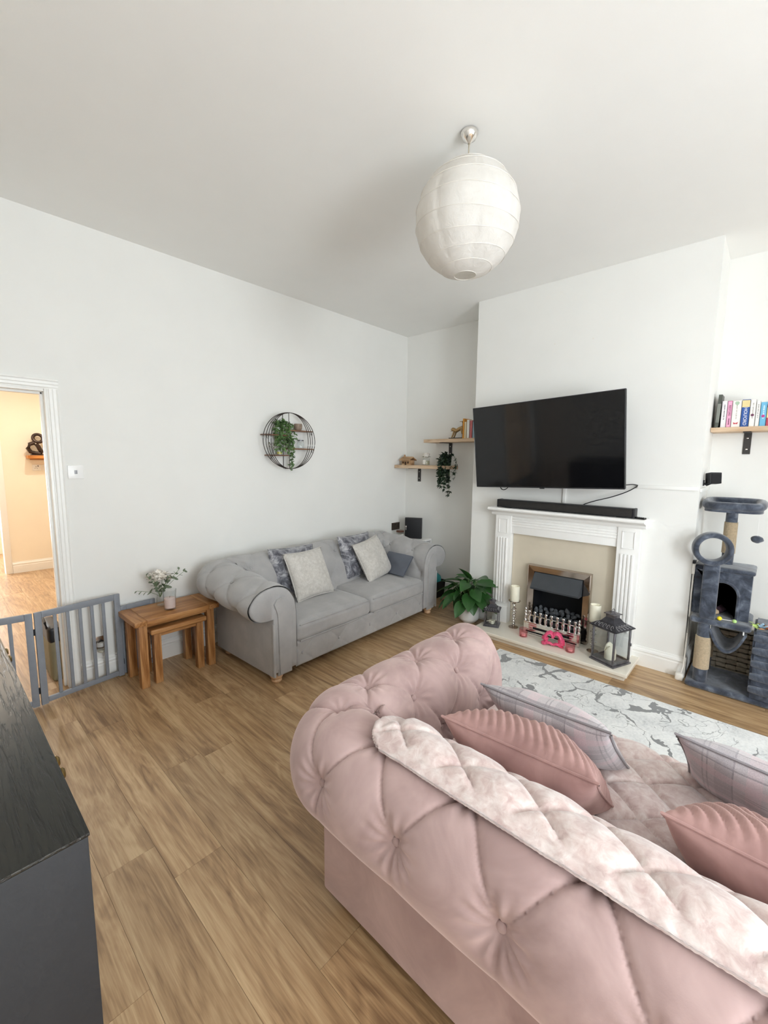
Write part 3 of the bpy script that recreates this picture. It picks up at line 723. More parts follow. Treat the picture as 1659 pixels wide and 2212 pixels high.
# ------------------------------------------------------------------ rug
def rug_mat():
    t = NT('abstract_rug'); v = t.coord((1, 1, 1)); n1 = t.n('ShaderNodeTexNoise'); n1.inputs['Scale'].default_value = 3.2; n1.inputs['Detail'].default_value = 4; t.l(v, n1.inputs['Vector'])
    ad = t.n('ShaderNodeVectorMath'); ad.operation = 'MULTIPLY_ADD'; t.l(n1.outputs['Color'], ad.inputs[0]); ad.inputs[1].default_value = (.55, .55, .55); t.l(v, ad.inputs[2])
    mp = t.n('ShaderNodeMapping'); mp.inputs['Scale'].default_value = (1.0, 1.55, 1); mp.inputs['Rotation'].default_value = (0, 0, .5); t.l(ad.outputs[0], mp.inputs['Vector'])
    vo = t.n('ShaderNodeTexVoronoi'); vo.feature = 'DISTANCE_TO_EDGE'; vo.inputs['Scale'].default_value = 2.9; t.l(mp.outputs[0], vo.inputs['Vector'])
    gate = t.noise(v, 3.4, 2); wth = t.math('MULTIPLY', t.math('SUBTRACT', gate, .455, ), .42)
    vein = t.math('LESS_THAN', vo.outputs['Distance'], wth)
    vo2 = t.n('ShaderNodeTexVoronoi'); vo2.feature = 'DISTANCE_TO_EDGE'; vo2.inputs['Scale'].default_value = 6.5; t.l(mp.outputs[0], vo2.inputs['Vector'])
    thin = t.math('MULTIPLY', t.math('LESS_THAN', vo2.outputs['Distance'], .018), t.math('GREATER_THAN', t.noise(v, 4.5, 2), .5))
    cloud = t.noise(v, 5, 6, .65); fl = t.noise(v, 70, 3)
    c = t.ramp(t.math('ADD', t.math('MULTIPLY', cloud, .6), t.math('MULTIPLY', fl, .4)), [(.31, hexc('#B9BCBD')), (.44, hexc('#E3E5E5')), (.58, hexc('#F5F6F5'))])
    c = t.mix(t.math('MULTIPLY', thin, .65), c, hexc('#8F9191')); c = t.mix(vein, c, hexc('#8C8D8E'))
    t.base(c); t.set(Roughness=.95); t.b.inputs['Sheen Weight'].default_value = .3; t.b.inputs['Specular IOR Level'].default_value = .1
    h = t.math('SUBTRACT', t.math('ADD', t.math('MULTIPLY', fl, .5), cloud), vein); t.bump(h, .5, .008); return t.m
one('rug', bx(-2.30, -.975, -4.75, -1.842, .0008, .013, .004, 2), rug_mat(), 'white and grey marbled rug in front of the fireplace', 'rug')

# ------------------------------------------------------------------ nest of oak tables
def oak_table(name, label, cx, cy, w, d, h, leg, top, frame, bread=True):
    t = thing(name, label, 'table', (cx, cy, 0), R(.5))
    if bread:
        e = .075
        obj('table_top', bx(-w / 2 + e + .0008, w / 2 - e - .0008, -d / 2, d / 2, h - top, h, .004), M_oak, t)
        for s in (-1, 1): obj('breadboard_end', bx(s * (w / 2 - e), s * w / 2, -d / 2 - .001, d / 2 + .001, h - top - .0005, h + .0005, .004), wood('honey_oak_end', '#82522A', '#AC7744', '#C49462', axis=1, rough=.42, scale=1.6) if 'honey_oak_end' not in MATS else MATS['honey_oak_end'], t)
    else: obj('table_top', bx(-w / 2, w / 2, -d / 2, d / 2, h - top, h, .010, 3), M_oak, t)
    lx, ly = w / 2 - .03 - leg / 2, d / 2 - .025 - leg / 2
    if not bread: lx, ly = w / 2 - .022 - leg / 2, d / 2 - .02 - leg / 2
    lm = withmat(mesh_of(bx(-leg / 2, leg / 2, -leg / 2, leg / 2, 0, h - top - .0005, .003), 'leg'), M_oakv)
    for sx in (-1, 1):
        for sy in (-1, 1): inst('leg', lm, t, (sx * lx, sy * ly, 0))
        obj('side_rail', bx(sx * lx - .009, sx * lx + .009, -ly + leg / 2, ly - leg / 2, h - top - frame, h - top, .002), M_oak, t)
    obj('apron', bx(-lx + leg / 2, lx - leg / 2, ly - .010, ly + .008, h - top - frame, h - top, .002), M_oak, t)
    obj('front_rail', bx(-lx + leg / 2, lx - leg / 2, -ly - .012, -ly + .012, h - top - frame * (.55 if bread else 1), h - top, .002), M_oak, t)
    return t
oak_table('nesting_table', 'larger honey oak nesting table holding the jar candle beside the grey sofa', -2.952, -.238, .575, .335, .478, .052, .034, .05)
oak_table('nesting_table', 'smaller honey oak nesting table tucked under the larger one', -2.945, -.238, .385, .30, .392, .048, .034, .03, False)

# candle jar and eucalyptus vase on the table
TZ = .479
cj = thing('jar_candle', 'tall glass jar with a pink wax candle on the oak table', 'candle', (-2.968, -.285, TZ))
obj('jar', lathe(BM(), [(.0, .0), (.037, .0), (.039, .004), (.040, .05), (.041, .10), (.046, .142), (.0445, .142), (.039, .10), (.038, .05), (.036, .012), (0, .012)], 32), M_glass, cj)
obj('wax', lathe(BM(), [(0, .0125), (.0355, .0125), (.0375, .05), (.0378, .082), (.030, .083), (0, .081)], 28), M_waxp, cj)
obj('wick', tube(BM(), [(0, 0, .08), (.001, 0, .09), (.003, 0, .095)], .0012, 6), M_black, cj)
vs = thing('flower_vase', 'small glass vase of eucalyptus and white flowers behind the jar candle', 'vase', (-2.985, -.155, TZ))
obj('vase', lathe(BM(), [(0, 0), (.026, 0), (.028, .004), (.026, .05), (.022, .085), (.025, .11), (.0235, .11), (.0205, .085), (.0245, .05), (.026, .008), (0, .008)], 24), M_glass, vs)
def oval_leaf(l, w, cup=.15, n=6, tip=1.2):
    V = []; F = []
    for i in range(n + 1):
        t = i / n; ww = w * math.sin(PI * t ** (1 / tip)) ** .75 if 0 < t < 1 else 0
        for k in (-1, 0, 1): V.append((k * ww / 2, t * l, abs(k) * ww * cup + -.12 * l * t * t))
    for i in range(n):
        for k in (0, 1): a = i * 3 + k; F.append((a, a + 1, a + 4, a + 3))
    return V, F
def add_leaf(V, F, leaf, M):
    o = len(V); V.extend([tuple(M @ Vector(v)) for v in leaf[0]]); F.extend([tuple(o + k for k in f) for f in leaf[1]])
def leafM(p, d, roll=0, sc=1):
    d = Vector(d).normalized(); q = d.to_track_quat('Y', 'Z').to_matrix().to_4x4()
    return Matrix.Translation(p) @ q @ Matrix.Rotation(roll, 4, 'Y') @ Matrix.Diagonal((sc, sc, sc, 1))
eu = mesh_of(oval_leaf(.040, .036, .10), 'eucalyptus_leaf', True, 0); withmat(eu, M_euc)
rn = random.Random(4)
for (dx, dy, top) in ((-.16, -.03, .12), (-.09, -.02, .20), (-.05, -.05, .15), (.06, -.05, .18), (.13, -.03, .215), (.17, -.02, .20), (.02, -.07, .13)):
    pts = [Vector((dx * t ** 1.3, dy * t, .06 + (top) * t - .03 * t * t * abs(dx) / .15)) for t in np.linspace(0, 1, 7)]
    obj('stem', tube(BM(), pts, .0013, 5), M_stem, vs)
    for i in range(2, 7):
        for s in (-1, 1):
            d = (pts[i] - pts[i - 1]).normalized(); side = d.cross(Vector((0, 1, 0))) * s + d * .6 + Vector((0, rn.uniform(-.5, .3), .2))
            if side.length < .1: continue
            if rn.random() < .2: continue
            o = inst('leaf', eu, vs, pts[i]); o.matrix_local = leafM(pts[i], side, rn.uniform(-.8, .8), rn.uniform(.75, 1.25) * (1 - .06 * i))
pet = oval_leaf(.044, .022, .25)
for (x, y, z) in ((-.03, .0, .185), (.015, -.01, .20), (.05, .0, .185), (-.005, .02, .225), (.035, .015, .215), (-.05, .015, .21)):
    V, F = [], []
    for k in range(26):
        d = Vector((rn.gauss(0, 1), rn.gauss(0, 1), abs(rn.gauss(0, .9)) + .1)); add_leaf(V, F, pet, leafM((0, 0, 0), d, rn.uniform(-1, 1), rn.uniform(.7, 1.3)))
    obj('flower_head', (V, F), M_paperw, vs, ang=0, loc=(x, y, z))
    obj('stem', tube(BM(), [(0, 0, .06), (x * .6, y * .6, z * .7), (x, y, z)], .001, 5), M_stem, vs)

# ------------------------------------------------------------------ folding pet gate
def gate():
    g = thing('folding_pet_gate', 'grey slatted folding pet gate standing across the doorway', 'gate', (-3.70, -.14, 0))
    T_ = .018
    def panel(p0, p1, z1=.605, z0=.006, nsl=5, st=.036, rl=.040):
        p0, p1 = Vector(p0), Vector(p1); L = (p1 - p0).length; ang_ = math.atan2(p1.y - p0.y, p1.x - p0.x)
        base = p0 - g.location
        def add(nm, x0, x1, za, zb, t=T_, bev=.003):
            o = obj(nm, bx(x0, x1, -t / 2, t / 2, za, zb, bev), M_grey, g); o.location = (base.x, base.y, 0); o.rotation_euler = (0, 0, ang_)
        add('stile', 0, st, z0, z1); add('stile', L - st, L, z0, z1)
        add('top_rail', st, L - st, z1 - rl, z1); add('bottom_rail', st, L - st, z0 + .008, z0 + .008 + rl * .8)
        gap = (L - 2 * st) / (nsl + 1)
        for k in range(nsl):
            x = st + gap * (k + 1); add('slat', x - .0095, x + .0095, z0 + .04, z1 - rl, .012, .002)
    panel((-3.704, -.135, 0), (-3.226, -.075, 0))
    panel((-4.19, -.060, 0), (-3.712, -.137, 0))
    panel((-3.220, -.055, 0), (-2.985, -.036, 0), .505, nsl=2)
    for z in (.10, .48):
        o = obj('hinge', lathe(BM(), [(.004, -.02), (.006, -.018), (.006, .018), (.004, .02)], 10), M_black, g); o.location = (-.008, .013, z)
    for z in (.10, .44):
        o = obj('hinge', lathe(BM(), [(.004, -.02), (.006, -.018), (.006, .018), (.004, .02)], 10), M_black, g); o.location = (.477, .075, z)
gate()

# ------------------------------------------------------------------ switches and sockets
def plate(name, label, cat, loc, rot, w, h, mat, rockers=(), sockets=(), group=None, dark=None):
    t = thing(name, label, cat, loc, 0, group, rot)      # local: face towards -y
    obj('plate', box(BM(), (0, -.004, 0), (w, .008, h), .003, 2), mat, t)
    for x, z in rockers:
        obj('rocker', box(BM(), (x, -.009, z), (.015, .006, .024), .0015, 2), dark or plain('grey_rocker', '#8A8A8C', .4, metal=.3), t)
    for x in sockets:
        b = BM()
        box(b, (x, -.0085, .013), (.005, .002, .012)); box(b, (x - .011, -.0085, -.008), (.010, .002, .005)); box(b, (x + .011, -.0085, -.008), (.010, .002, .005))
        obj('pin_slots', b, M_black, t)
        obj('rocker', box(BM(), (x + .022, -.0085, .022), (.010, .005, .016), .001, 1), M_black, t)
    return t
plate('light_switch', 'white light switch with a silver rocker on the wall beside the doorway', 'light switch', (-3.407, 0, 1.4535), (0, 0, 0), .087, .087, M_white, rockers=((0, 0),))
pg = plate('wall_socket', 'brushed steel wall socket behind the pet gate', 'socket', (-3.345, 0, .262), (0, 0, 0), .088, .088, M_brushed, sockets=())
af = thing('air_freshener', 'plug-in air freshener with glass bulb in the socket behind the gate', 'air freshener', (-3.345, -.04, .20))
obj('cap', lathe(BM(), [(0, .075), (.024, .073), (.027, .066), (.027, .048), (.0, .046)], 20), plain('freshener_grey', '#B9B6B2', .4), af)
obj('bulb', lathe(BM(), [(.0, .0), (.016, .001), (.024, .01), (.026, .024), (.021, .038), (.021, .047), (.0, .047)], 20), M_glass, af)
obj('scented_oil', lathe(BM(), [(.0, .002), (.015, .003), (.022, .011), (.0235, .020), (.0, .021)], 16), plain('pale_oil', '#D9D6C6', .2), af)
obj('plug', bx(-.02, .02, .0, .031, .04, .075, .004), M_black, af)
plate('wall_socket', 'dark plated wall socket above the white cabinet in the alcove corner', 'socket', (-.185, 0, .745), (0, 0, 0), .146, .090, plain('black_nickel', '#5A5049', .25, metal=.8), sockets=(-.035, .035))
# kitchen wall
plate('wall_socket', 'pale wall socket straight below the knot sculpture under the kitchen shelf', 'socket', (-3.015, 4.0, 1.405), (0, 0, 0), .092, .082, M_beige, sockets=(-.008,))
plate('wall_socket', 'pale wall socket half hidden by the door lining under the kitchen shelf', 'socket', (-2.905, 4.0, 1.405), (0, 0, 0), .092, .082, M_beige, sockets=(-.008,))
plate('light_switch', 'pale switch plate behind the knot sculpture on the kitchen wall', 'light switch', (-2.935, 4.0, 1.64), (0, 0, 0), .09, .09, M_white, rockers=((0, 0),))
sh = thing('wall_shelf', 'chunky orange oak shelf on the cream kitchen wall', 'shelf', (-2.75, 3.99, 1.528))
obj('board', bx(-.37, .37, -.17, .008, 0, .042, .003), wood('orange_oak', '#9A5A1E', '#C8803A', '#E0A058', axis=0), sh)
obj('batten', bx(-.33, .33, -.01, .008, -.02, 0, .001), M_oak, sh)
kn = thing('knot_sculpture', 'dark bronze looped knot sculpture on the kitchen shelf', 'sculpture', (-3.025, 3.91, 1.571))
def knot_ring(c, R_, r, tilt, a0=0, a1=2 * PI, flat=.7):
    pts = [Vector((c[0] + R_ * math.cos(a), c[1] + tilt * math.sin(a), c[2] + R_ * math.sin(a))) for a in np.linspace(a0, a1, 30)]
    return pts
M_bronze = plain('dark_bronze', '#3B2A20', .3, metal=.4, var=.3, nscale=25)
obj('upper_loop', tube(BM(), knot_ring((.035, 0, .225), .052, 0, .02)[:-1], .020, 10, True), M_bronze, kn)
obj('lower_loop', tube(BM(), [(-.005, 0, .165), (-.055, 0, .145), (-.075, .005, .09), (-.05, .01, .045), (.0, .005, .028), (.055, 0, .022), (.065, -.005, .04), (.045, -.01, .08), (.03, -.012, .12), (.01, -.008, .15)], .026, 10), M_bronze, kn)
obj('foot', bx(-.055, .085, -.035, .035, 0, .014, .005), M_bronze, kn)
# things on the kitchen floor just behind the gate
cb = thing('shopping_bag', 'black topped olive bag standing in the doorway behind the gate', 'bag', (-3.560, .30, 0))
obj('body', superbox(.08, .30, .34, .03, 10), plain('olive_canvas', '#8C8468', .8, bump=.3), cb)
obj('flap', superbox(.085, .305, .12, .025, 8), M_black, cb, loc=(0, 0, .275))
obj('strap', tube(BM(), [(-.04, -.10, .38), (-.05, -.12, .43), (-.05, 0, .46), (-.05, .12, .43), (-.04, .10, .38)], .008, 8), M_black, cb)
# ------------------------------------------------------------------ fireplace
FO = (-1.905, -2.330, .07, .60)      # recess of the electric fire (y0, y1, z0, z1)
def replace_chimney():
    o = bpy.data.objects['wall_chimney']; b = BM()
    for y0, y1, z0, z1 in ((CHA, FO[0], 0, H), (FO[1], CHB, 0, H), (FO[0], FO[1], FO[3], H), (FO[0], FO[1], 0, FO[2])): bx(CHX, -.0005, y0, y1, z0, z1, bm=b)
    bx(CHX + .16, -.0005, FO[0], FO[1], FO[2], FO[3], bm=b); bmesh.ops.remove_doubles(b, verts=b.verts[:], dist=1e-5)
    me = mesh_of(b, 'wall_chimney', False); me.materials.append(M_wall); o.data = me
replace_chimney()
HZ = .062
he = thing('hearth', 'cream marble hearth slab on the floor below the fireplace', 'hearth', (-.65, -2.125, 0))
obj('slab', bx(-.205, .188, -.625, .622, .034, HZ, .006, 3), M_marble, he)
obj('riser', bx(-.180, .188, -.605, .602, 0, .034, .002), M_marble, he)
sr = thing('fire_surround', 'white painted fire surround with fluted pilasters and mantel shelf', 'fireplace', (-.46, -2.115, HZ))
def loc(x, y, z): return (x + .46, y + 2.115, z - HZ)
def sbx(name, x0, x1, y0, y1, z0, z1, bev, mat=M_mdf, parent=sr, seg=2):
    a, c = loc(x0, y0, z0), loc(x1, y1, z1); return obj(name, bx(a[0], c[0], a[1], c[1], a[2], c[2], bev, seg), mat, parent)
MZ = 1.140
mant = [(-.4605, MZ - .075), (-.545, MZ - .075), (-.552, MZ - .066), (-.556, MZ - .052), (-.575, MZ - .040), (-.600, MZ - .032), (-.620, MZ - .030), (-.632, MZ - .024), (-.635, MZ - .014), (-.630, MZ - .003), (-.622, MZ), (-.4605, MZ)]
b = BM(); prism(b, [(x + .46, z - HZ) for x, z in mant], 1, -2.735 + 2.115, -1.495 + 2.115); obj('mantel_shelf', b, M_mdf, sr, ang=30)
for y0, y1 in ((-1.530, -1.682), (-2.548, -2.700)):
    p = sbx('pilaster', -.535, -.4605, y0, y1, HZ, MZ - .075, .003); yc = (y0 + y1) / 2
    sbx('plinth_block', -.544, -.5345, y0 - (.004 if y0 > -2 else -.004), y1, HZ, .215, .004, parent=sr)
    for z0, z1 in ((.25, .86),):
        for k in range(4):
            y = yc + (k - 1.5) * .026; sbx('reed', -.546, -.532, y - .0095, y + .0095, z0, z1, .0065, seg=4)
    for ya, yb, za, zb in ((yc - .045, yc + .045, .90, .908), (yc - .045, yc + .045, 1.028, 1.036), (yc - .045, yc - .037, .90, 1.036), (yc + .037, yc + .045, .90, 1.036)):
        sbx('raised_bead', -.540, -.532, ya, yb, za, zb, .003)
sbx('frieze', -.522, -.4605, -2.548, -1.682, .905, MZ - .075, .003)
for k in range(4): sbx('frieze_reed', -.528, -.518, -2.546, -1.684, .968 + k * .022, .982 + k * .022, .005, seg=3)
pan = BM()
for y0, y1, z0, z1 in ((-1.684, FO[0], HZ, .903), (FO[1], -2.546, HZ, .903), (FO[0], FO[1], FO[3], .903)): bx(-.478 + .46, -.4605 + .46, y0 + 2.115, y1 + 2.115, z0 - HZ, z1 - HZ, bm=pan)
obj('back_panel', pan, M_marblep, sr, smooth=False)
# electric fire
ef = thing('electric_fire', 'chrome framed electric fire with black hood and coals', 'fire', (-.48, -2.1175, HZ + .001))
def eloc(x, y, z): return (x + .48, y + 2.1175, z - HZ - .001)
def ebx(name, x0, x1, y0, y1, z0, z1, bev, mat, seg=2, parent=None):
    a, c = eloc(x0, y0, z0), eloc(x1, y1, z1); return obj(name, bx(a[0], c[0], a[1], c[1], a[2], c[2], bev, seg), mat, parent or ef)
YA, YB, ZB, ZT = -1.857, -2.380, HZ + .002, .650
M_inner = plain('black_firebox', '#15161A', .6, var=.15); M_hood = plain('charcoal_hood', '#3E4247', .5, var=.05)
def frame_ring(name, x_out, x_in, w, mat):
    """bevelled rectangular frame: outer edge thin, faces slope to the opening"""
    b = BM(); o = [(YA, ZB), (YB, ZB), (YB, ZT), (YA, ZT)]; i = [(YA - w, ZB), (YB + w, ZB), (YB + w, ZT - w), (YA - w, ZT - w)]
    V = [[b.verts.new(eloc(-.4785, y, z)) for y, z in o], [b.verts.new(eloc(x_out, y, z)) for y, z in o], [b.verts.new(eloc(x_out - .004, y - math.copysign(.006, y + 2.1175), z - (.006 if z > .3 else 0))) for y, z in o], [b.verts.new(eloc(x_in, y, z)) for y, z in i], [b.verts.new(eloc(-.4785, y, z)) for y, z in i]]
    for A, B in zip(V, V[1:]):
        for k in range(4): b.faces.new((A[k], A[(k + 1) % 4], B[(k + 1) % 4], B[k]))
    return obj(name, b, mat, ef, ang=15)
frame_ring('chrome_frame', -.528, -.520, .055, plain('mirror_steel', '#B9ABA0', .12, metal=1, var=.05))
b = BM()
for x0, x1, y0, y1, z0, z1 in ((-.33, -.32, FO[0] - .004, FO[1] + .004, HZ + .012, .595), (-.50, -.32, FO[0] - .003, FO[0] - .008, HZ + .012, .595), (-.50, -.32, FO[1] + .003, FO[1] + .008, HZ + .012, .595), (-.50, -.32, FO[0] - .004, FO[1] + .004, .588, .595), (-.60, -.32, FO[0] - .004, FO[1] + .004, HZ + .012, .09)):
    a, c = eloc(x0, y0, z0), eloc(x1, y1, z1); bx(a[0], c[0], a[1], c[1], a[2], c[2], bm=b)
obj('firebox', b, M_inner, ef, smooth=False)
b = BM(); prism(b, [(x + .48, z - HZ - .001) for x, z in ((-.515, .588), (-.602, .470), (-.598, .455), (-.50, .452), (-.50, .588))], 1, -2.316 + 2.1175, -1.914 + 2.1175); obj('hood', b, M_hood, ef, ang=20)
# fret: ash-pan front with slots and a row of bars
fr = BM()
for y0, y1, z0, z1 in ((-1.890, -2.345, .150, .166), (-1.890, -2.345, .128, .150), (-1.890, -1.965, .108, .128), (-2.27, -2.345, .108, .128), (-1.890, -2.345, .086, .108), (-1.890, -2.345, .066, .074)):
    a, c = eloc(-.622, y0, z0), eloc(-.598, y1, z1); bx(a[0], c[0], a[1], c[1], a[2], c[2], .002, 1, bm=fr)
for y in (-1.893, -2.342):
    a, c = eloc(-.626, y - .012, HZ + .002), eloc(-.596, y + .012, .17); bx(a[0], c[0], a[1], c[1], a[2], c[2], .003, 1, bm=fr)
obj('ash_pan_front', fr, M_chrome, ef, ang=30)
a, c = eloc(-.606, -1.96, .10), eloc(-.600, -2.275, .131); obj('pan_slot', bx(a[0], c[0], a[1], c[1], a[2], c[2]), M_black, ef)
bar = withmat(mesh_of(lathe(BM(), [(.0, .0), (.010, .0), (.010, .006), (.008, .012), (.011, .03), (.0105, .055), (.006, .074), (.0055, .080), (.009, .084), (.010, .092), (.006, .099), (0, .101)], 14), 'fret_bar', True, 40), M_chrome)
for k in range(9): inst('fret_bar', bar, ef, eloc(-.610, -1.925 - k * .0482, .166), (0, 0, 0), (.9, 1.35, 1))
fin = withmat(mesh_of(lathe(BM(), [(.0, .0), (.013, .0), (.013, .01), (.009, .016), (.012, .03), (.012, .05), (.007, .062), (.011, .07), (.012, .08), (.006, .09), (.009, .098), (.009, .108), (.003, .118), (0, .12)], 16), 'finial', True, 40), M_chrome)
for y in (-1.893, -2.342): inst('finial', fin, ef, eloc(-.611, y, .17))
a, c = eloc(-.613, -1.90, .222), eloc(-.607, -2.335, .230); obj('fret_rail', bx(a[0], c[0], a[1], c[1], a[2], c[2], .001, 1), M_chrome, ef)
rn = random.Random(5); coalm = []
M_coal = plain('grey_coal', '#55585C', .75, var=.35, nscale=30, bump=.4, bscale=90)
for v_ in range(4):
    b = BM(); bmesh.ops.create_icosphere(b, subdivisions=2, radius=1)
    for v in b.verts: v.co *= 1 + .35 * mnoise.noise(v.co * 1.6 + Vector((v_ * 7, 0, 0)))
    coalm.append(withmat(mesh_of(b, 'coal', True, 30), M_coal))
for row, (x, z, n_) in enumerate(((-.575, .185, 9), (-.535, .215, 9), (-.495, .245, 8), (-.455, .265, 8))):
    for k in range(n_):
        y = -1.94 - (k + .5 * (row % 2)) * .36 / n_ + rn.uniform(-.006, .006)
        inst('coal', coalm[rn.randrange(4)], ef, eloc(x + rn.uniform(-.01, .01), y, z + rn.uniform(-.012, .012)), (rn.uniform(0, 6), rn.uniform(0, 6), rn.uniform(0, 6)), (rn.uniform(.022, .034), rn.uniform(.016, .022), rn.uniform(.014, .020)))
a, c = eloc(-.595, -1.915, .09), eloc(-.36, -2.32, .17); obj('coal_bed', bx(a[0], c[0], a[1], c[1], a[2], c[2], .01), M_inner, ef)

# soundbar, remote
sb = thing('soundbar', 'long black soundbar on the mantel shelf', 'soundbar', (-.56, -2.12, MZ + .0005), R(.6))
obj('body', bx(-.045, .04, -.545, .545, .006, .072, .008, 3), M_black, sb); obj('grille', bx(-.050, -.044, -.528, .528, .012, .066, .004, 2), plain('black_mesh', '#2A2724', .8, bump=.8, bscale=900), sb)
for y in (-.536, .536): obj('end_cap', bx(-.049, .041, y - .010, y + .010, .004, .074, .006, 2), M_black, sb)
for y in (-.45, .45): obj('foot', bx(-.03, .03, y - .03, y + .03, 0, .007, .002), M_black, sb)
rc_ = thing('remote_control', 'black remote control lying at the end of the soundbar', 'remote', (-.575, -2.690, MZ + .0005), R(75))
obj('body', bx(-.045, .045, -.018, .018, 0, .014, .005, 3), M_blackg, rc_)
for k in range(5): obj('button', box(BM(), (-.03 + k * .014, 0, .0145), (.008, .008, .002), .0008, 1), M_black, rc_)

# television ------------------------------------------------------------------
tv = thing('television', 'large black wall-mounted television above the mantel shelf', 'television', (-.698, -1.98, 1.687))
yaw, tilt, roll = -.033, .103, .035
n_ = Vector((-math.cos(yaw) * math.cos(tilt), -math.sin(yaw) * math.cos(tilt), -math.sin(tilt)))
rt = Vector((0, 0, 1)).cross(n_).normalized()
if rt.y > 0: rt = -rt
up = n_.cross(rt)
if up.z < 0: up = -up
r2 = rt * math.cos(roll) + up * math.sin(roll); u2 = up * math.cos(roll) - rt * math.sin(roll)
tv.matrix_world = Matrix(((r2.x, u2.x, n_.x, -.698), (r2.y, u2.y, n_.y, -1.98), (r2.z, u2.z, n_.z, 1.687), (0, 0, 0, 1)))
if tv.matrix_world.determinant() < 0: raise RuntimeError('tv frame')
obj('casing', bx(-.615, .615, -.3535, .3535, -.032, -.004, .004, 2), M_black, tv)
obj('bezel', (lambda b: [bx(*q, .0015, 1, bm=b) for q in ((-.615, .615, .3475, .3535, -.006, .002), (-.615, .615, -.3535, -.3435, -.006, .002), (-.615, -.609, -.3535, .3535, -.006, .002), (.609, .615, -.3535, .3535, -.006, .002))] and b)(BM()), plain('graphite_bezel', '#3A3A3D', .35, metal=.6), tv)
scm = NT('dark_screen'); scm.base(scm.ramp(scm.noise(scm.coord(), 1.5, 1), [(0, (.004, .004, .005, 1)), (1, (.006, .006, .007, 1))])); scm.set(Roughness=.07); scm.b.inputs['Specular IOR Level'].default_value = .5
obj('screen', bx(-.609, .609, -.3435, .3475, -.004, .0002, 0), scm.m, tv, smooth=False)
obj('rear_box', bx(-.38, .38, -.30, .08, -.065, -.032, .012, 2), M_black, tv)
obj('wall_bracket', bx(-.10, .10, -.10, .10, -.20, -.065, .004), M_bracket, tv)
obj('logo_tab', bx(-.02, .02, -.360, -.3535, -.010, -.002, .001), M_black, tv)
def cable(label, pts, r=.004):
    q, _ = None, None
    P = [np.array(p) for p in pts]; P = [2 * P[0] - P[1]] + P + [2 * P[-1] - P[-2]]; out = []
    for i in range(1, len(P) - 2):
        for t in np.linspace(0, 1, 8, endpoint=False):
            a, b_, c, d = P[i - 1:i + 3]; out.append(.5 * (2 * b_ + (c - a) * t + (2 * a - 5 * b_ + 4 * c - d) * t * t + (-a + 3 * b_ - 3 * c + d) * t ** 3))
    out.append(P[-2]); return one('cable', tube(BM(), out, r, 6), M_black, label, 'cable')
cable('black cable drooping from the trunking to the soundbar', [(-.470, -2.642, 1.374), (-.50, -2.58, 1.33), (-.505, -2.48, 1.285), (-.505, -2.36, 1.245), (-.50, -2.27, 1.205), (-.495, -2.24, 1.16)])
cable('short black cables between the television and the trunking', [(-.467, -2.645, 1.380), (-.52, -2.62, 1.388), (-.60, -2.58, 1.386), (-.63, -2.54, 1.40)])
cable('small loop of black cable hanging under the television', [(-.62, -1.60, 1.36), (-.63, -1.615, 1.315), (-.635, -1.645, 1.302), (-.63, -1.675, 1.318), (-.62, -1.69, 1.36)])

# satellite speaker on the side of the chimney breast
sp = thing('satellite_speaker', 'small black cube speaker mounted on the side of the chimney breast', 'speaker', (-.30, CHB - .001, 1.44))
obj('cabinet', box(BM(), (-.01, -.055, .005), (.075, .07, .078), .005, 2, Euler((0, .12, .5))), M_black, sp); obj('arm', tube(BM(), [(0, 0, -.03), (0, -.02, -.045), (0, -.045, -.03)], .007, 8), M_black, sp); obj('wall_pad', bx(-.022, .022, -.006, .0005, -.05, -.01, .002), M_black, sp)
obj('grille', box(BM(), (-.046, -.075, .005), (.003, .060, .068), .001, 1, Euler((0, .12, .5))), plain('speaker_cloth', '#1E1E20', .9), sp)

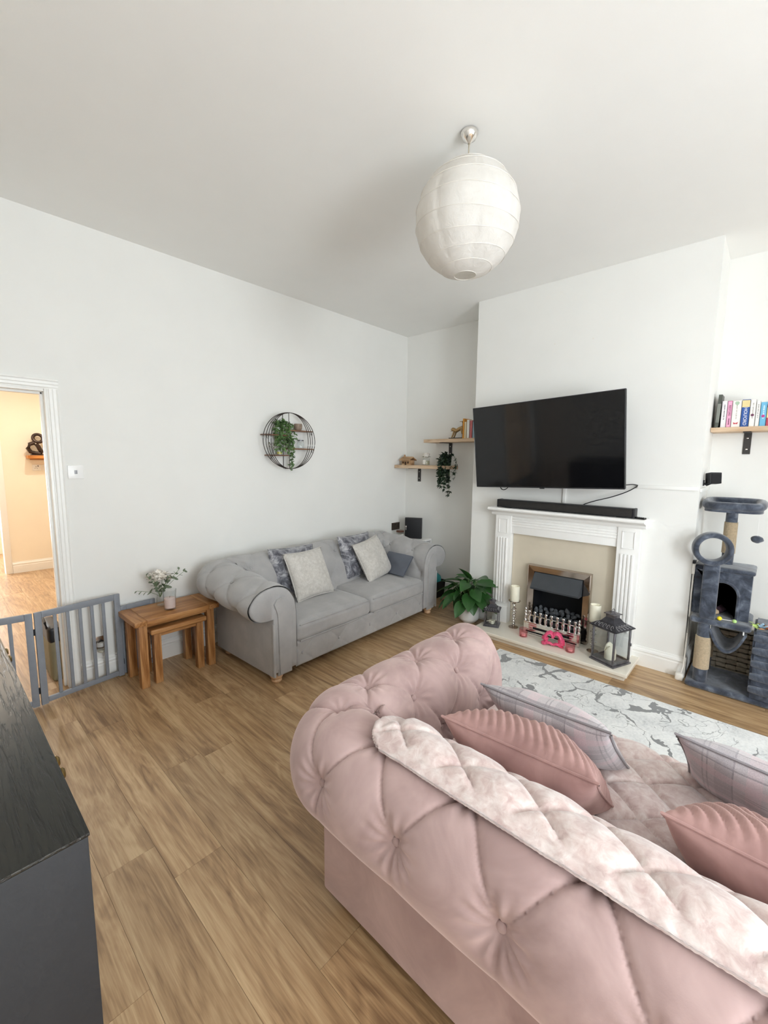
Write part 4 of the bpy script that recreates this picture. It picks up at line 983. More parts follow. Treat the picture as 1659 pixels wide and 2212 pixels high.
# ------------------------------------------------------------------ things on the hearth
def lantern(name, label, centre, yaw, side, hbody, hroof, htop, candle):
    t = thing(name, label, 'lantern', centre, yaw); s = side / 2; p = side * .07
    b = bx(-s - .008, s + .008, -s - .008, s + .008, 0, side * .07, .003); bx(-s, s, -s, s, side * .07, side * .12, .003, bm=b); obj('base', b, M_pewter, t)
    pm = withmat(mesh_of(bx(-p / 2, p / 2, -p / 2, p / 2, side * .11, hbody, .0015, 1), 'post'), M_pewter)
    for sx in (-1, 1):
        for sy in (-1, 1): inst('post', pm, t, (sx * (s - p / 2), sy * (s - p / 2), 0))
    tr = withmat(mesh_of(bx(-s + p, s - p, -s, -s + p * .6, hbody - p, hbody, .001, 1), 'top_rail'), M_pewter); br = withmat(mesh_of(bx(-s + p, s - p, -s, -s + p * .6, side * .115, side * .115 + p * .7, .001, 1), 'bottom_rail'), M_pewter)
    for k in range(4): inst('top_rail', tr, t, (0, 0, 0), (0, 0, k * PI / 2)); inst('bottom_rail', br, t, (0, 0, 0), (0, 0, k * PI / 2))
    g0 = mesh_of(bx(-s + p, s - p, -s + p * .25, -s + p * .25 + .002, side * .115, hbody - p), 'pane', False); withmat(g0, M_glass)
    for k in range(4): inst('pane', g0, t, (0, 0, 0), (0, 0, k * PI / 2))
    # roof: flared pyramid with pierced border
    e, m, c = s + side * .09, s * .60, s * .36
    def sq(b_, r_, z_): return [b_.verts.new((x * r_, y * r_, z_)) for x, y in ((-1, -1), (1, -1), (1, 1), (-1, 1))]
    b = BM(); R_ = [sq(b, e, hbody), sq(b, e, hbody + .006), sq(b, m, hbody + (hroof - hbody) * .55), sq(b, c, hroof), sq(b, c, hroof + .001)]
    for A, B in zip(R_, R_[1:]):
        for k in range(4): b.faces.new((A[k], A[(k + 1) % 4], B[(k + 1) % 4], B[k]))
    b.faces.new(R_[0][::-1]); b.faces.new(R_[-1]); obj('roof', b, plain('dark_pewter', '#45444A', .4, metal=.6, var=.25, nscale=30), t, smooth=False)
    # scrolled filigree on each roof slope
    for k in range(4):
        V, F = [], []; bm = BM(); q = Matrix.Rotation(k * PI / 2, 4, 'Z')
        zA, zB = hbody + .006, hbody + (hroof - hbody) * .55
        for j in range(5):
            f = (j + .5) / 5
            cxx = (f * 2 - 1) * (e * .80); pts = []
            for a in np.linspace(0, 2 * PI * .85, 12):
                rr = side * .050 * (1 - .06 * a); tt = .42 + .30 * math.sin(a); xx = cxx * (1 - .30 * tt) + rr * math.cos(a) * 1.1; yy = -(e + (m - e) * tt) - .001; zz = zA + (zB - zA) * tt + .0015
                pts.append(q @ Vector((xx, yy, zz)))
            tube(bm, pts, side * .0085, 5)
        obj('filigree', bm, plain('bright_pewter', '#B9B8BB', .3, metal=.8, var=.15, nscale=40), t)
    b = bx(-c, c, -c, c, hroof, hroof + (htop - hroof) * .45, .002); bx(-c * 1.35, c * 1.35, -c * 1.35, c * 1.35, hroof + (htop - hroof) * .42, hroof + (htop - hroof) * .5, .001, 1, bm=b); obj('chimney_cap', b, M_pewter, t)
    b = BM(); zz = hroof + (htop - hroof) * .5
    lathe(b, [(c * .9, zz), (c * .35, zz + (htop - zz) * .35), (.004, zz + (htop - zz) * .5), (0, zz + (htop - zz) * .52)], 4); obj('finial', b, M_pewter, t, smooth=False)
    tube_pts = [(math.cos(a) * side * .09, 0, htop - side * .09 + math.sin(a) * side * .09) for a in np.linspace(0, 2 * PI, 20)[:-1]]
    obj('hanging_ring', tube(BM(), tube_pts, side * .014, 6, True), M_pewter, t)
    obj('latch', box(BM(), (s - p * .4, -s - .004, hbody * .55), (p * .8, .010, side * .12), .002, 1), M_pewter, t)
    return t
lantern('candle_lantern', 'large pewter lantern with glass sides on the end of the hearth', (-.697, -2.598, HZ), math.atan2(-.075, .187) + 0, .185, .272, .342, .405, 1)
lantern('candle_lantern', 'small pewter lantern with a heart candle inside beside the potted plant', (-.668, -1.602, HZ), math.atan2(-.124, .045) + 0, .122, .147, .200, .262, 1)
pc = thing('pillar_candle', 'ivory wax candle with a curved rim inside the large lantern', 'candle', (-.705, -2.60, HZ + .0235))
bm = BM(); seg = 32; rings = []
for (r_, zf, top) in ((.0, 0, 0), (.040, 0, 0), (.040, .5, 1), (.040, 1.0, 1), (.034, .98, 1), (.030, .75, 1), (.0, .72, 1)):
    ring = []
    for k in range(seg):
        a = 2 * PI * k / seg; hh = .085 + .028 * math.sin(2 * a + .6); ring.append(bm.verts.new((r_ * math.cos(a), r_ * math.sin(a), hh * zf)))
    rings.append(ring)
for A, B in zip(rings, rings[1:]):
    for k in range(seg): bm.faces.new((A[k], A[(k + 1) % seg], B[(k + 1) % seg], B[k]))
bmesh.ops.remove_doubles(bm, verts=bm.verts[:], dist=1e-6)
obj('wax', bm, M_wax, pc); obj('wick', tube(BM(), [(0, 0, .055), (0, 0, .08)], .0012, 6), M_black, pc)
hp = [(16 * math.sin(t) ** 3 / 16 * .030, (13 * math.cos(t) - 5 * math.cos(2 * t) - 2 * math.cos(3 * t) - math.cos(4 * t)) / 16 * .030) for t in np.linspace(0, 2 * PI, 40)[:-1]]
hc = thing('heart_candle', 'cream heart shaped candle inside the small lantern', 'candle', (-.672, -1.605, HZ + .0155), R(60))
b = BM(); prism(b, [(x, y) for x, y in hp], 2, .003, .03); bmesh.ops.bevel(b, geom=[e for e in b.edges if all(v.co.z > .029 for v in e.verts)], offset=.006, segments=3, affect='EDGES'); obj('wax', b, M_wax, hc); obj('dish', lathe(BM(), [(0, 0), (.036, 0), (.040, .005), (.036, .003), (0, .003)], 24), M_pewter, hc)

def candle_stand(label, c, zt, candle_h):
    t = thing('candle_holder', label, 'candle holder', c)
    obj('base', lathe(BM(), [(0, 0), (.042, 0), (.043, .004), (.030, .008), (.012, .013), (.008, .02), (0, .02)], 24), M_brushed, t)
    prof = [(.006, .018)]; z = .022
    for k in range(9): h_ = .024; prof += [(.006, z), (.012 if k % 2 else .016, z + h_ / 2), (.006, z + h_)]; z += h_
    prof += [(.006, zt - .02), (.014, zt - .008), (.014, zt - .004)]
    obj('beaded_stem', lathe(BM(), prof, 16), M_chrome, t)
    for k in range(10):
        a = k * 2.4; bme = bpy.data.meshes.get('crystal_bead')
        if bme is None:
            bb = BM(); bmesh.ops.create_icosphere(bb, subdivisions=1, radius=.0075); bme = mesh_of(bb, 'crystal_bead', False); bme.materials.append(M_chrome)
        inst('bead', bme, t, (math.cos(a) * .02, math.sin(a) * .02, .04 + k * .02))
    obj('drip_plate', lathe(BM(), [(0, zt - .006), (.030, zt - .005), (.050, zt - .001), (.052, zt + .004), (.046, zt + .001), (0, zt)], 28), M_brushed, t)
    return t
candle_stand('beaded metal candle holder beside the small lantern', (-.585, -1.772, HZ), .245, 0)
candle_stand('beaded metal candle holder behind the large lantern', (-.612, -2.452, HZ), .245, 0)
for lab, c in (('ivory pillar candle on the stand beside the small lantern', (-.585, -1.772)), ('ivory pillar candle on the stand behind the large lantern', (-.612, -2.452))):
    t = thing('pillar_candle', lab, 'candle', (c[0], c[1], HZ + .2455)); obj('wax', lathe(BM(), [(0, 0), (.039, 0), (.040, .004), (.0405, .13), (.038, .137), (.034, .135), (.030, .118), (0, .115)], 28), M_wax, t); obj('wick', tube(BM(), [(0, 0, .114), (.001, 0, .126)], .001, 6), M_black, t)
for lab, c in (('pink glass tealight holder near the small lantern', (-.715, -1.925)), ('pink glass tealight holder near the large lantern', (-.745, -2.325))):
    t = thing('tealight_holder', lab, 'candle holder', (c[0], c[1], HZ + .0005)); obj('glass', lathe(BM(), [(0, 0), (.031, 0), (.034, .003), (.036, .070), (.0345, .071), (.032, .008), (0, .007)], 28), M_pinkg, t)
    obj('tealight', lathe(BM(), [(0, .008), (.019, .008), (.019, .024), (.017, .022), (0, .022)], 20), M_waxp, t)
# heart-shaped pair of hands (one cast piece)
def hands():
    b = BM()
    for s in (-1, 1):
        tube(b, [(s * .062, 0, .0), (s * .066, 0, .018), (s * .064, 0, .04), (s * .058, 0, .062)], .026, 10, r2=.027)
        for k in range(4):                                             # fingers arch over and dip to meet in the middle
            y = -.024 + k * .016; d = .004 * abs(k - 1)
            tube(b, [(s * .062, y * .8, .045), (s * .060, y, .075 - d), (s * .046, y, .100 - d), (s * .026, y, .111 - d), (s * .011, y, .104 - d), (s * .004, y, .084 - d), (s * .003, y, .072 - d)], .0125, 8, r2=.0095)
        tube(b, [(s * .056, -.008, .025), (s * .042, -.012, .018), (s * .026, -.012, .020), (s * .010, -.010, .012), (s * .003, -.008, .006)], .0145, 8, r2=.011)
    o = obj('t', b, None); md = o.modifiers.new('r', 'REMESH'); md.mode = 'VOXEL'; md.voxel_size = .0026
    md2 = o.modifiers.new('s', 'SMOOTH'); md2.factor = .5; md2.iterations = 2
    me = bpy.data.meshes.new_from_object(o.evaluated_get(bpy.context.evaluated_depsgraph_get())); COL.objects.unlink(o); bpy.data.objects.remove(o)
    me.shade_smooth(); return me
hn = one('heart_hands_sculpture', hands(), M_hot, 'hot pink sculpture of two hands forming a heart on the hearth', 'sculpture', (-.735, -2.185, HZ + .006), (0, 0, R(-78)))

# ------------------------------------------------------------------ potted plant
def heart_leaf(l=.125, w=.100):
    V, F = [], []; n = 9; K = 5
    for i in range(n + 1):
        t = i / n; ww = w * ((math.sin(PI * t ** .60)) ** .85 if 0 < t < 1 else (.25 if t == 0 else 0.0))
        for k in range(-2, 3):
            f = k / 2; V.append((f * ww / 2, t * l + (-.22 * l * (1 - t) ** 4 * abs(f)), abs(f) ** 1.3 * ww * .12 - .20 * l * t * t))
    for i in range(n):
        for k in range(K - 1): a = i * K + k; F.append((a, a + 1, a + K + 1, a + K))
    return V, F
pl = thing('potted_plant', 'leafy green plant in a round white ceramic pot between sofa and fireplace', 'plant', (-.600, -1.318, 0))
obj('pot', lathe(BM(), [(0, 0), (.062, 0), (.066, .004), (.092, .030), (.100, .045), (.102, .155), (.099, .160), (.094, .156), (.092, .06), (0, .05)], 40), M_pot, pl)
obj('soil', lathe(BM(), [(0, .135), (.06, .138), (.093, .132), (.0925, .12), (0, .12)], 24), M_soil, pl)
lm1 = withmat(mesh_of(heart_leaf(), 'leaf', True, 0), M_leaf); lm2 = withmat(mesh_of(heart_leaf(.14, .095), 'leaf', True, 0), M_leaf)
rn = random.Random(12)
dirs = []
for k in range(30):
    a = k * 2.399; el = .15 + .85 * (k / 30); rad = (1 - el * .75)
    dirs.append((a, el, rad))
for a, el, rad in dirs:
    reach = .05 + .19 * rad * rn.uniform(.75, 1.1); z = .17 + .30 * el * rn.uniform(.7, 1.05)
    tip = Vector((math.cos(a) * reach, math.sin(a) * reach, z))
    if tip.x > .07: tip.x = .07 * rn.uniform(.5, 1)
    st = [Vector((math.cos(a) * .02, math.sin(a) * .02, .13)), Vector((tip.x * .35, tip.y * .35, .13 + (z - .13) * .65)), tip]
    obj('stalk', tube(BM(), st, .0025, 5), M_stem, pl)
    d = Vector((math.cos(a), math.sin(a), -.95 + 1.25 * el * rn.uniform(.5, 1.1)));
    if tip.x > .04: d.x = -abs(d.x) * .4
    o = inst('leaf', lm1 if rn.random() < .6 else lm2, pl, (0, 0, 0)); o.matrix_local = leafM(tip, d, rn.uniform(-.5, .5), rn.uniform(.95, 1.35))
# the tall leaf and the long low leaf to the sofa side
for tip, d, sc in (((-.05, -.10, .44), (-.25, -.6, .35), 1.35), ((-.06, .15, .33), (-.45, .9, -.25), 1.45), ((-.08, .12, .36), (-.3, 1, .3), 1.2), ((.0, .02, .43), (-.5, .3, .8), 1.2), ((-.12, .03, .27), (-.6, .2, -.7), 1.1), ((-.11, -.09, .25), (-.5, -.5, -.8), 1.1), ((-.09, .12, .25), (-.3, .6, -.8), 1.2)):
    obj('stalk', tube(BM(), [Vector((0, 0, .13)), Vector(tip) * .5 + Vector((0, 0, .08)), Vector(tip)], .003, 5), M_stem, pl)
    o = inst('leaf', lm1, pl, (0, 0, 0)); o.matrix_local = leafM(Vector(tip), d, .2, sc)

# ------------------------------------------------------------------ alcove corner by the sofa
cbn = thing('side_cabinet', 'small white open cabinet in the alcove corner behind the grey sofa', 'cabinet', (-.19, -.235, 0))
for q, nm in (((-.165, .17, -.20, .21, .605, .625), 'top'), ((-.165, -.147, -.20, .21, 0, .605), 'side'), ((.152, .17, -.20, .21, 0, .605), 'side'), ((-.147, .152, -.20, .205, .30, .316), 'shelf'), ((-.147, .152, -.20, .205, .03, .046), 'shelf'), ((-.147, .152, .19, .205, .046, .605), 'back')): obj(nm, bx(*q, .002, 1), M_white, cbn)
bk = thing('storage_box', 'upright black box with a silver clasp on the white cabinet', 'box', (-.155, -.262, .6255), R(-62))
obj('body', bx(-.100, .100, -.030, .030, 0, .245, .004), M_black, bk); obj('rim', bx(-.1025, .1025, -.008, .008, -.0, .2475, .002), plain('box_edge', '#3B3733', .5), bk)
obj('clasp', bx(-.095, -.078, -.036, -.029, .10, .15, .002), M_chrome, bk)
jc = thing('jar_candle', 'small glass jar candle with a wooden lid on the white cabinet', 'candle', (-.270, -.150, .6255))
obj('jar', lathe(BM(), [(0, 0), (.040, 0), (.043, .004), (.043, .075), (.041, .075), (.040, .006), (0, .006)], 24), M_glass, jc); obj('wax', lathe(BM(), [(0, .007), (.039, .007), (.039, .05), (0, .05)], 20), M_wax, jc)
obj('lid', lathe(BM(), [(0, .074), (.046, .074), (.047, .078), (.047, .090), (.044, .093), (0, .093)], 24), wood('walnut_lid', '#4A2E22', '#6B4535', '#8A5E48', axis=0), jc)
obj('label', bx(-.030, .012, -.0445, -.0435, .012, .055), M_beige, jc, smooth=False)
bn = thing('storage_bin', 'black floor bin beside the right arm of the grey sofa', 'bin', (-.19, -.615, 0))
obj('bin_body', lathe(BM(), [(0, 0), (.105, 0), (.108, .004), (.125, .185), (.128, .19), (.122, .19), (.104, .01), (0, .01)], 4), plain('bin_black', '#08080A', .7), bn, smooth=False, rot=(0, 0, PI / 4))
def crumple(r, seed, sq=(1, 1, 1), amp=.25):
    b = BM(); bmesh.ops.create_icosphere(b, subdivisions=3, radius=r)
    for v in b.verts: v.co *= 1 + amp * mnoise.noise(v.co / r * 1.7 + Vector((seed, 0, 0))); v.co = Vector((v.co.x * sq[0], v.co.y * sq[1], v.co.z * sq[2]))
    return b
one('teal_bag', crumple(.075, 3), plain('teal_plastic', '#2F8C90', .45, var=.2), 'crumpled teal bag on top of the black bin', 'bag', (-.20, -.620, .205))
one('pink_cloth', crumple(.045, 8, (1, 1, .6)), plain('dusty_pink_cloth', '#B98A8E', .9), 'small dusty pink cloth beside the teal bag', 'cloth', (-.235, -.535, .215))

# ------------------------------------------------------------------ floating shelves in the alcove
def shelf(label, x0, x1, y0, y1, zt, th, brs, blen=.16):
    t = thing('wall_shelf', label, 'shelf', (0, (y0 + y1) / 2, zt - th)); yc = (y0 + y1) / 2
    obj('board', bx(x0, x1, y0 - yc, y1 - yc, 0, th, .002), M_shelf, t)
    for y in brs:
        b = obj('bracket', bx(-.006, -.0005, y - .022 - yc, y + .022 - yc, -blen, 0, .001, 1), M_bracket, t)
        obj('bracket', bx(x0 + .03, -.0005, y - .022 - yc, y + .022 - yc, -.006, -.0003, .001, 1), M_bracket, t)
        for z in (-.04, -.12): obj('screw', lathe(BM(), [(.006, 0), (.006, .002), (.003, .004), (0, .004)], 10), M_chrome, b, loc=(-.006, y - yc, z), rot=(0, -PI / 2, 0))
    return t
shelf('pale oak shelf holding the little house and flower jar, lower of two', -.222, -.0005, -.760, -.006, 1.496, .038, (-.218, -.625))
shelf('pale oak shelf holding the bookend, higher of two in the alcove', -.222, -.0005, -1.226, -.437, 1.787, .036, (-.655, -1.12))
shelf('pale oak bookshelf in the alcove above the cat tree', -.205, -.0005, -3.86, -3.0225, 1.806, .032, (-3.225, -3.70), .155)
hs = thing('house_ornament', 'small bare wood house ornament on the lower alcove shelf', 'ornament', (-.125, -.135, 1.4965), R(-90))
M_bw = wood('raw_wood', '#8A6A4C', '#B8946E', '#D9BE9A', axis=0, rough=.7)
b = bx(-.062, .062, -.045, .045, 0, .058, .002); obj('walls', b, M_bw, hs)
obj('door', bx(-.012, .012, -.0475, -.0445, .0, .038, .001), plain('dark_window', '#4A3524', .8), hs); obj('window', bx(-.048, -.026, -.0475, -.0445, .018, .040, .001), MATS['dark_window'], hs); obj('window', bx(.026, .048, -.0475, -.0445, .018, .040, .001), MATS['dark_window'], hs)
b = BM(); prism(b, [(-.068, .052), (-.068, .060), (0, .100), (.068, .060), (.068, .052), (0, .092)], 0, -.080, .080); obj('roof', b, M_beige if False else M_bw, hs, smooth=False)
obj('chimney', bx(-.060, -.044, -.008, .008, .085, .122, .001), M_bw, hs)
fj = thing('flower_jar', 'glass jar with a white rose and green leaves on the lower alcove shelf', 'vase', (-.13, -.412, 1.4965))
obj('jar', lathe(BM(), [(0, 0), (.038, 0), (.041, .004), (.041, .072), (.038, .076), (.038, .08), (.036, .08), (.0385, .07), (.0385, .006), (0, .006)], 24), M_glass, fj); obj('label', bx(-.0425, -.0405, -.022, .016, .012, .062), M_beige, fj, smooth=False)
obj('filling', lathe(BM(), [(0, .007), (.037, .007), (.037, .05), (0, .052)], 16), plain('moss_filling', '#B9B49A', .9), fj)
V, F = [], []; rr = random.Random(2); obj('rose_heart', crumple(.034, 11, (1, 1, .95), .12), M_paperw, fj, loc=(0, 0, .112), ang=0)
for k in range(24):
    th = k * 2.4; e = k / 40; d = Vector((math.cos(th), math.sin(th), .0)); add_leaf(V, F, oval_leaf(.036, .036, .35), leafM(Vector((0, 0, .088 + .03 * e)) + d * (.033 - .008 * e), d * .15 + Vector((0, 0, 1)), 0, 1))
obj('rose', (V, F), M_paperw, fj, ang=0)
wl = withmat(mesh_of(oval_leaf(.055, .026, .2), 'leaf', True, 0), plain('olive_leaf', '#4A5A2A', .5, var=.25))
for a in (0.4, 1.2, 1.9, 2.6, 3.6, 4.4, 5.2, 5.9):
    o = inst('leaf', wl, fj, (0, 0, 0)); o.matrix_local = leafM((0, 0, .085), (math.cos(a), math.sin(a), .35), .3)
# trailing plant
def trailing(name, label, loc_, pot, potmat, nst, length, spread, leafmat, lsize, side=None, seed=0, crown=.06):
    t = thing(name, label, 'plant', loc_); rr = random.Random(seed)
    obj('pot', pot, potmat, t)
    V, F = [], []; st = BM(); lf = oval_leaf(lsize, lsize * .5, .2, 4)
    for k in range(nst):
        a = rr.uniform(0, 2 * PI); out = spread * rr.uniform(.4, 1); L = length * rr.uniform(.35, 1)
        dx, dy = math.cos(a) * out, math.sin(a) * out
        if side: dx, dy = side(dx, dy)
        z0 = pot_top[0]; pts = []
        for q in np.linspace(0, 1, 12):
            r_ = min(1, q * 3); pts.append(Vector((dx * r_ + .012 * math.sin(q * 7 + k), dy * r_ + .012 * math.cos(q * 6 + k), z0 + crown * math.sin(min(1, q * 2.4) * PI * .5) * (1 - q) - max(0, q - .18) * L)))
        tube(st, pts, .0012, 4)
        for i in range(1, 12):
            for s in range(2 if L < length * .7 else 3):
                d = Vector((rr.gauss(0, 1), rr.gauss(0, 1), rr.gauss(-.2, .7)));
                if side and dx < 0 and d.x > .3: d.x *= -1
                add_leaf(V, F, lf, leafM(pts[i], d, rr.uniform(-1, 1), rr.uniform(.7, 1.25)))
    o = obj('foliage', (V, F), leafmat, t, ang=0); o['kind'] = 'stuff'
    obj('stems', st, M_stem, t)['kind'] = 'stuff'
    return t
pot_top = [.085]
trailing('trailing_plant', 'dark leaved trailing plant hanging off the end of the lower alcove shelf', (-.135, -.705, 1.4965), lathe(BM(), [(0, 0), (.038, 0), (.040, .003), (.048, .088), (.044, .088), (.038, .01), (0, .01)], 20), plain('dark_green_pot', '#24382C', .5), 20, .52, .135, M_leaf2, .046, lambda x, y: (-abs(x) * .9 if True else x, -abs(y) * 1.15 + .035 if y < .06 else y * .6), 3, .07)
# bookend: dinosaur-like bronze animal pushing a black upright
be = thing('bookend', 'bronze animal bookend on a black stand on the higher alcove shelf', 'bookend', (-.115, -.815, 1.7875), 0)
obj('stand', (lambda b: (bx(-.045, .045, -.105, .085, 0, .012, .002, bm=b), bx(-.045, .045, -.105, -.085, .012, .185, .002, bm=b)) and b)(BM()), M_black, be)
b = BM(); tube(b, [(0, .065, .105), (0, .045, .100), (0, .02, .085), (0, -.02, .105), (0, -.055, .118), (0, -.075, .10)], .021, 10); tube(b, [(0, .072, .088), (0, .074, .10), (0, .060, .108)], .016, 8)
for x in (-.02, .02): tube(b, [(x, .03, .085), (x, .045, .045), (x, .06, .014)], .010, 8, r2=.008); tube(b, [(x, -.06, .10), (x, -.072, .06), (x, -.070, .05)], .013, 8, r2=.010)
tube(b, [(0, -.07, .115), (0, -.075, .15), (0, -.05, .185), (0, -.025, .183)], .006, 8, r2=.003)
obj('animal', b, plain('antique_gold', '#A88A5C', .45, metal=.5, var=.2, nscale=40), be)
def book(label, loc_, th, hgt, dep, col, tilt=0, band=None, group=None, rz=0):
    t = thing('book', label, 'book', loc_, 0, group, (tilt, 0, rz)); m = plain('book_cover_' + col.strip('#'), col, .45, var=.02)
    b = bx(-dep / 2, -dep / 2 + .003, -th / 2, th / 2, 0, hgt, .001, 1); bx(-dep / 2, dep / 2, -th / 2, -th / 2 + .002, 0, hgt, bm=b); bx(-dep / 2, dep / 2, th / 2 - .002, th / 2, 0, hgt, bm=b)
    obj('cover', b, m, t); obj('pages', bx(-dep / 2 + .003, dep / 2 - .004, -th / 2 + .002, th / 2 - .002, .003, hgt - .003), M_beige, t, smooth=False)
    if band:
        for (f0, f1, c2) in band: obj('spine_band', bx(-dep / 2 - .0006, -dep / 2 + .0004, -th / 2 + .0005, th / 2 - .0005, hgt * f0, hgt * f1), plain('book_band_' + c2.strip('#'), c2, .5, var=.02), t, smooth=False)
    return t
z1 = 1.7875
book('tall orange book standing beside the bronze bookend', (-.115, -.934, z1), .018, .205, .15, '#E09A34')
book('pale yellow book between the orange book and the television edge', (-.115, -.957, z1), .022, .17, .15, '#EAD7B0')
book('white book at the chimney end of the higher alcove shelf', (-.115, -.990, z1), .03, .19, .15, '#EDEBE4')
for k, c in enumerate(('#C46A6A', '#8FA7B5', '#D8D2C2')): book(('red', 'blue grey', 'cream')[k] + ' book behind the television edge on the higher alcove shelf', (-.115, -1.025 - k * .034, z1), .028, .18 - .01 * k, .15, c)

# ------------------------------------------------------------------ books above the cat tree
def spine_marks(t, mat, w, z0, z1, seed):
    """small print too fine to read: a row of short strokes down the spine"""
    rr = random.Random(seed); b = BM(); z = z1
    while z > z0 + .006:
        h = rr.uniform(.003, .006); bx(-.0757, -.0751, -w / 2, w / 2 * rr.uniform(.5, 1), z - h, z, bm=b); z -= h + (.0018 if rr.random() < .8 else .006)
    obj('spine_print', b, mat, t, smooth=False)
SPROT = Matrix(((0, 0, -1), (0, -1, 0), (-1, 0, 0))).to_euler()
y = -3.037; zb = 1.8065
BK = [('tall dark green-grey book leaning at the chimney end of the bookshelf', .021, .232, '#4C5049', [(.15, .72, '#7D8078')], None),
      ('slim white book with grey spine lettering next to the tall dark one', .030, .186, '#E9E5E6', [], (None, '#6F6A6E', .014)),
      ('bright pink book with dark spine lettering', .025, .184, '#EFA9C8', [(0, .012, '#B23A6A'), (.985, 1, '#B23A6A')], ('RESTORE', '#5A1F3D', .018)),
      ('wide white book with a green leaf and red butterfly on its spine', .049, .183, '#EFE9E4', [], (None, '#B0AAA2', .014)),
      ('blue book with gold top band and large white title', .043, .187, '#2B56A0', [(.72, .975, '#E2CF97')], ('HOLFORD', '#F2F2F2', .026)),
      ('white book with a maroon circle on its spine', .030, .186, '#F0EDE8', [], (None, '#A9A29C', .014)),
      ('thin white book with grey lettering beside the light blue one', .021, .174, '#EFEDEA', [], (None, '#9B968F', .012)),
      ('light blue book with a magenta dot on its spine', .032, .162, '#6FB6DA', [], (None, '#D9EEF6', .016)),
      ('small red book with a yellow spine panel', .023, .146, '#BF4A5C', [(.38, .86, '#EAD79A')], None)]
for i, (lab, th, hg, col, band, txt) in enumerate(BK):
    yc = y - th / 2; tl = R(2.0) if i == 0 else 0
    t = book(lab, (-.100 if i else -.108, yc - (.004 if i == 0 else 0), zb + (.0008 if i == 0 else 0)), th, hg, .15, col, tl, band)
    if txt and txt[0] is None: spine_marks(t, plain('ink_' + txt[1].strip('#'), txt[1], .5), txt[2] * .5, hg * .28, hg * .86, i)
    elif txt: lettering(txt[0], txt[2], plain('ink_' + txt[1].strip('#'), txt[1], .5), t, (-.0759, 0, hg * (.38 if txt[0] == 'HOLFORD' else .64 if txt[0] == 'RESTORE' else .52)), SPROT)
    if i == 2: spine_marks(t, MATS['ink_5A1F3D'], .007, hg * .08, hg * .34, 31)
    if i == 3:
        b = BM(); prism(b, [(-.002, .150), (.010, .158), (.013, .170), (.006, .178), (-.008, .176), (-.013, .166), (-.008, .156)], 0, -.0758, -.0752); obj('leaf_emblem', b, plain('sage_print', '#A9BFA6', .6), t, smooth=False)
        b = BM(); prism(b, [(0, .022), (.010, .020), (.014, .034), (.003, .029), (-.003, .029), (-.014, .034), (-.010, .020)], 0, -.0758, -.0752); obj('butterfly_emblem', b, plain('red_print', '#C5424E', .6), t, smooth=False)
    if i in (5, 7):
        obj('spine_dot', lathe(BM(), [(0, 0), (.009, 0), (.009, .0006), (0, .0006)], 18), plain('maroon_print', '#6A3A55', .6) if i == 5 else plain('magenta_print', '#B83A86', .6), t, loc=(-.0752, 0, hg * .42), rot=(0, -PI / 2, 0))
    y -= th + .0022 + (.012 if i == 0 else 0)
pf = thing('photo_frame', 'black photo frame standing at the end of the row of books', 'photo frame', (-.085, y - .062, zb), 0, None, (0, R(8), 0))
obj('frame', (lambda b: [bx(-.008, .008, *q, .002, 1, bm=b) for q in ((-.058, .058, 0, .016), (-.058, .058, .144, .160), (-.058, -.042, 0, .160), (.042, .058, 0, .160))] and b)(BM()), M_black, pf)
obj('photo', bx(-.004, .002, -.044, .044, .014, .146), plain('pale_photo', '#CFC4B4', .4, var=.3, nscale=25), pf, smooth=False); obj('strut', box(BM(), (.03, 0, .045), (.004, .04, .11), .001, 1, Euler((0, -.5, 0))), M_black, pf)
# ------------------------------------------------------------------ cat tree
ct = thing('cat_tree', 'slate grey plush cat tree with sisal posts in the alcove', 'cat tree', (-.40, -3.27, 0))
def cl(x, y, z): return (x + .40, y + 3.27, z)
def cbx(name, x0, x1, y0, y1, z0, z1, r=.015, mat=M_plush, n=10, puff=0):
    b = superbox(abs(x1 - x0), abs(y1 - y0), z1 - z0, min(r, abs(z1 - z0) / 2.05), n, puff); o = obj(name, b, mat, ct, ang=0); o.location = cl((x0 + x1) / 2, (y0 + y1) / 2, z0); return o
cbx('base', -.595, -.19, -3.052, -3.62, .0, .042, .02, n=16)
def post(x, y, z0, z1, r, sis):
    obj('plush_post', lathe(BM(), [(0, z0), (r, z0), (r * 1.04, (z0 + z1) / 2), (r, z1), (0, z1)], 24), M_plush, ct, loc=cl(x, y, 0))
    pr = [(0, sis[0])]; z = sis[0]
    while z < sis[1]: pr += [(r + .003, z), (r + .0065, z + .0025), (r + .003, z + .005)]; z += .005
    obj('sisal_wrap', lathe(BM(), pr + [(0, z)], 24), M_sisal, ct, loc=cl(x, y, 0))
post(-.525, -3.130, .04, .462, .040, (.135, .365))
post(-.26, -3.130, .04, .462, .038, (.135, .365))
post(-.300, -3.200, .82, 1.225, .033, (.925, 1.140))
cbx('platform', -.575, -.19, -3.045, -3.372, .458, .500, .02, n=16)
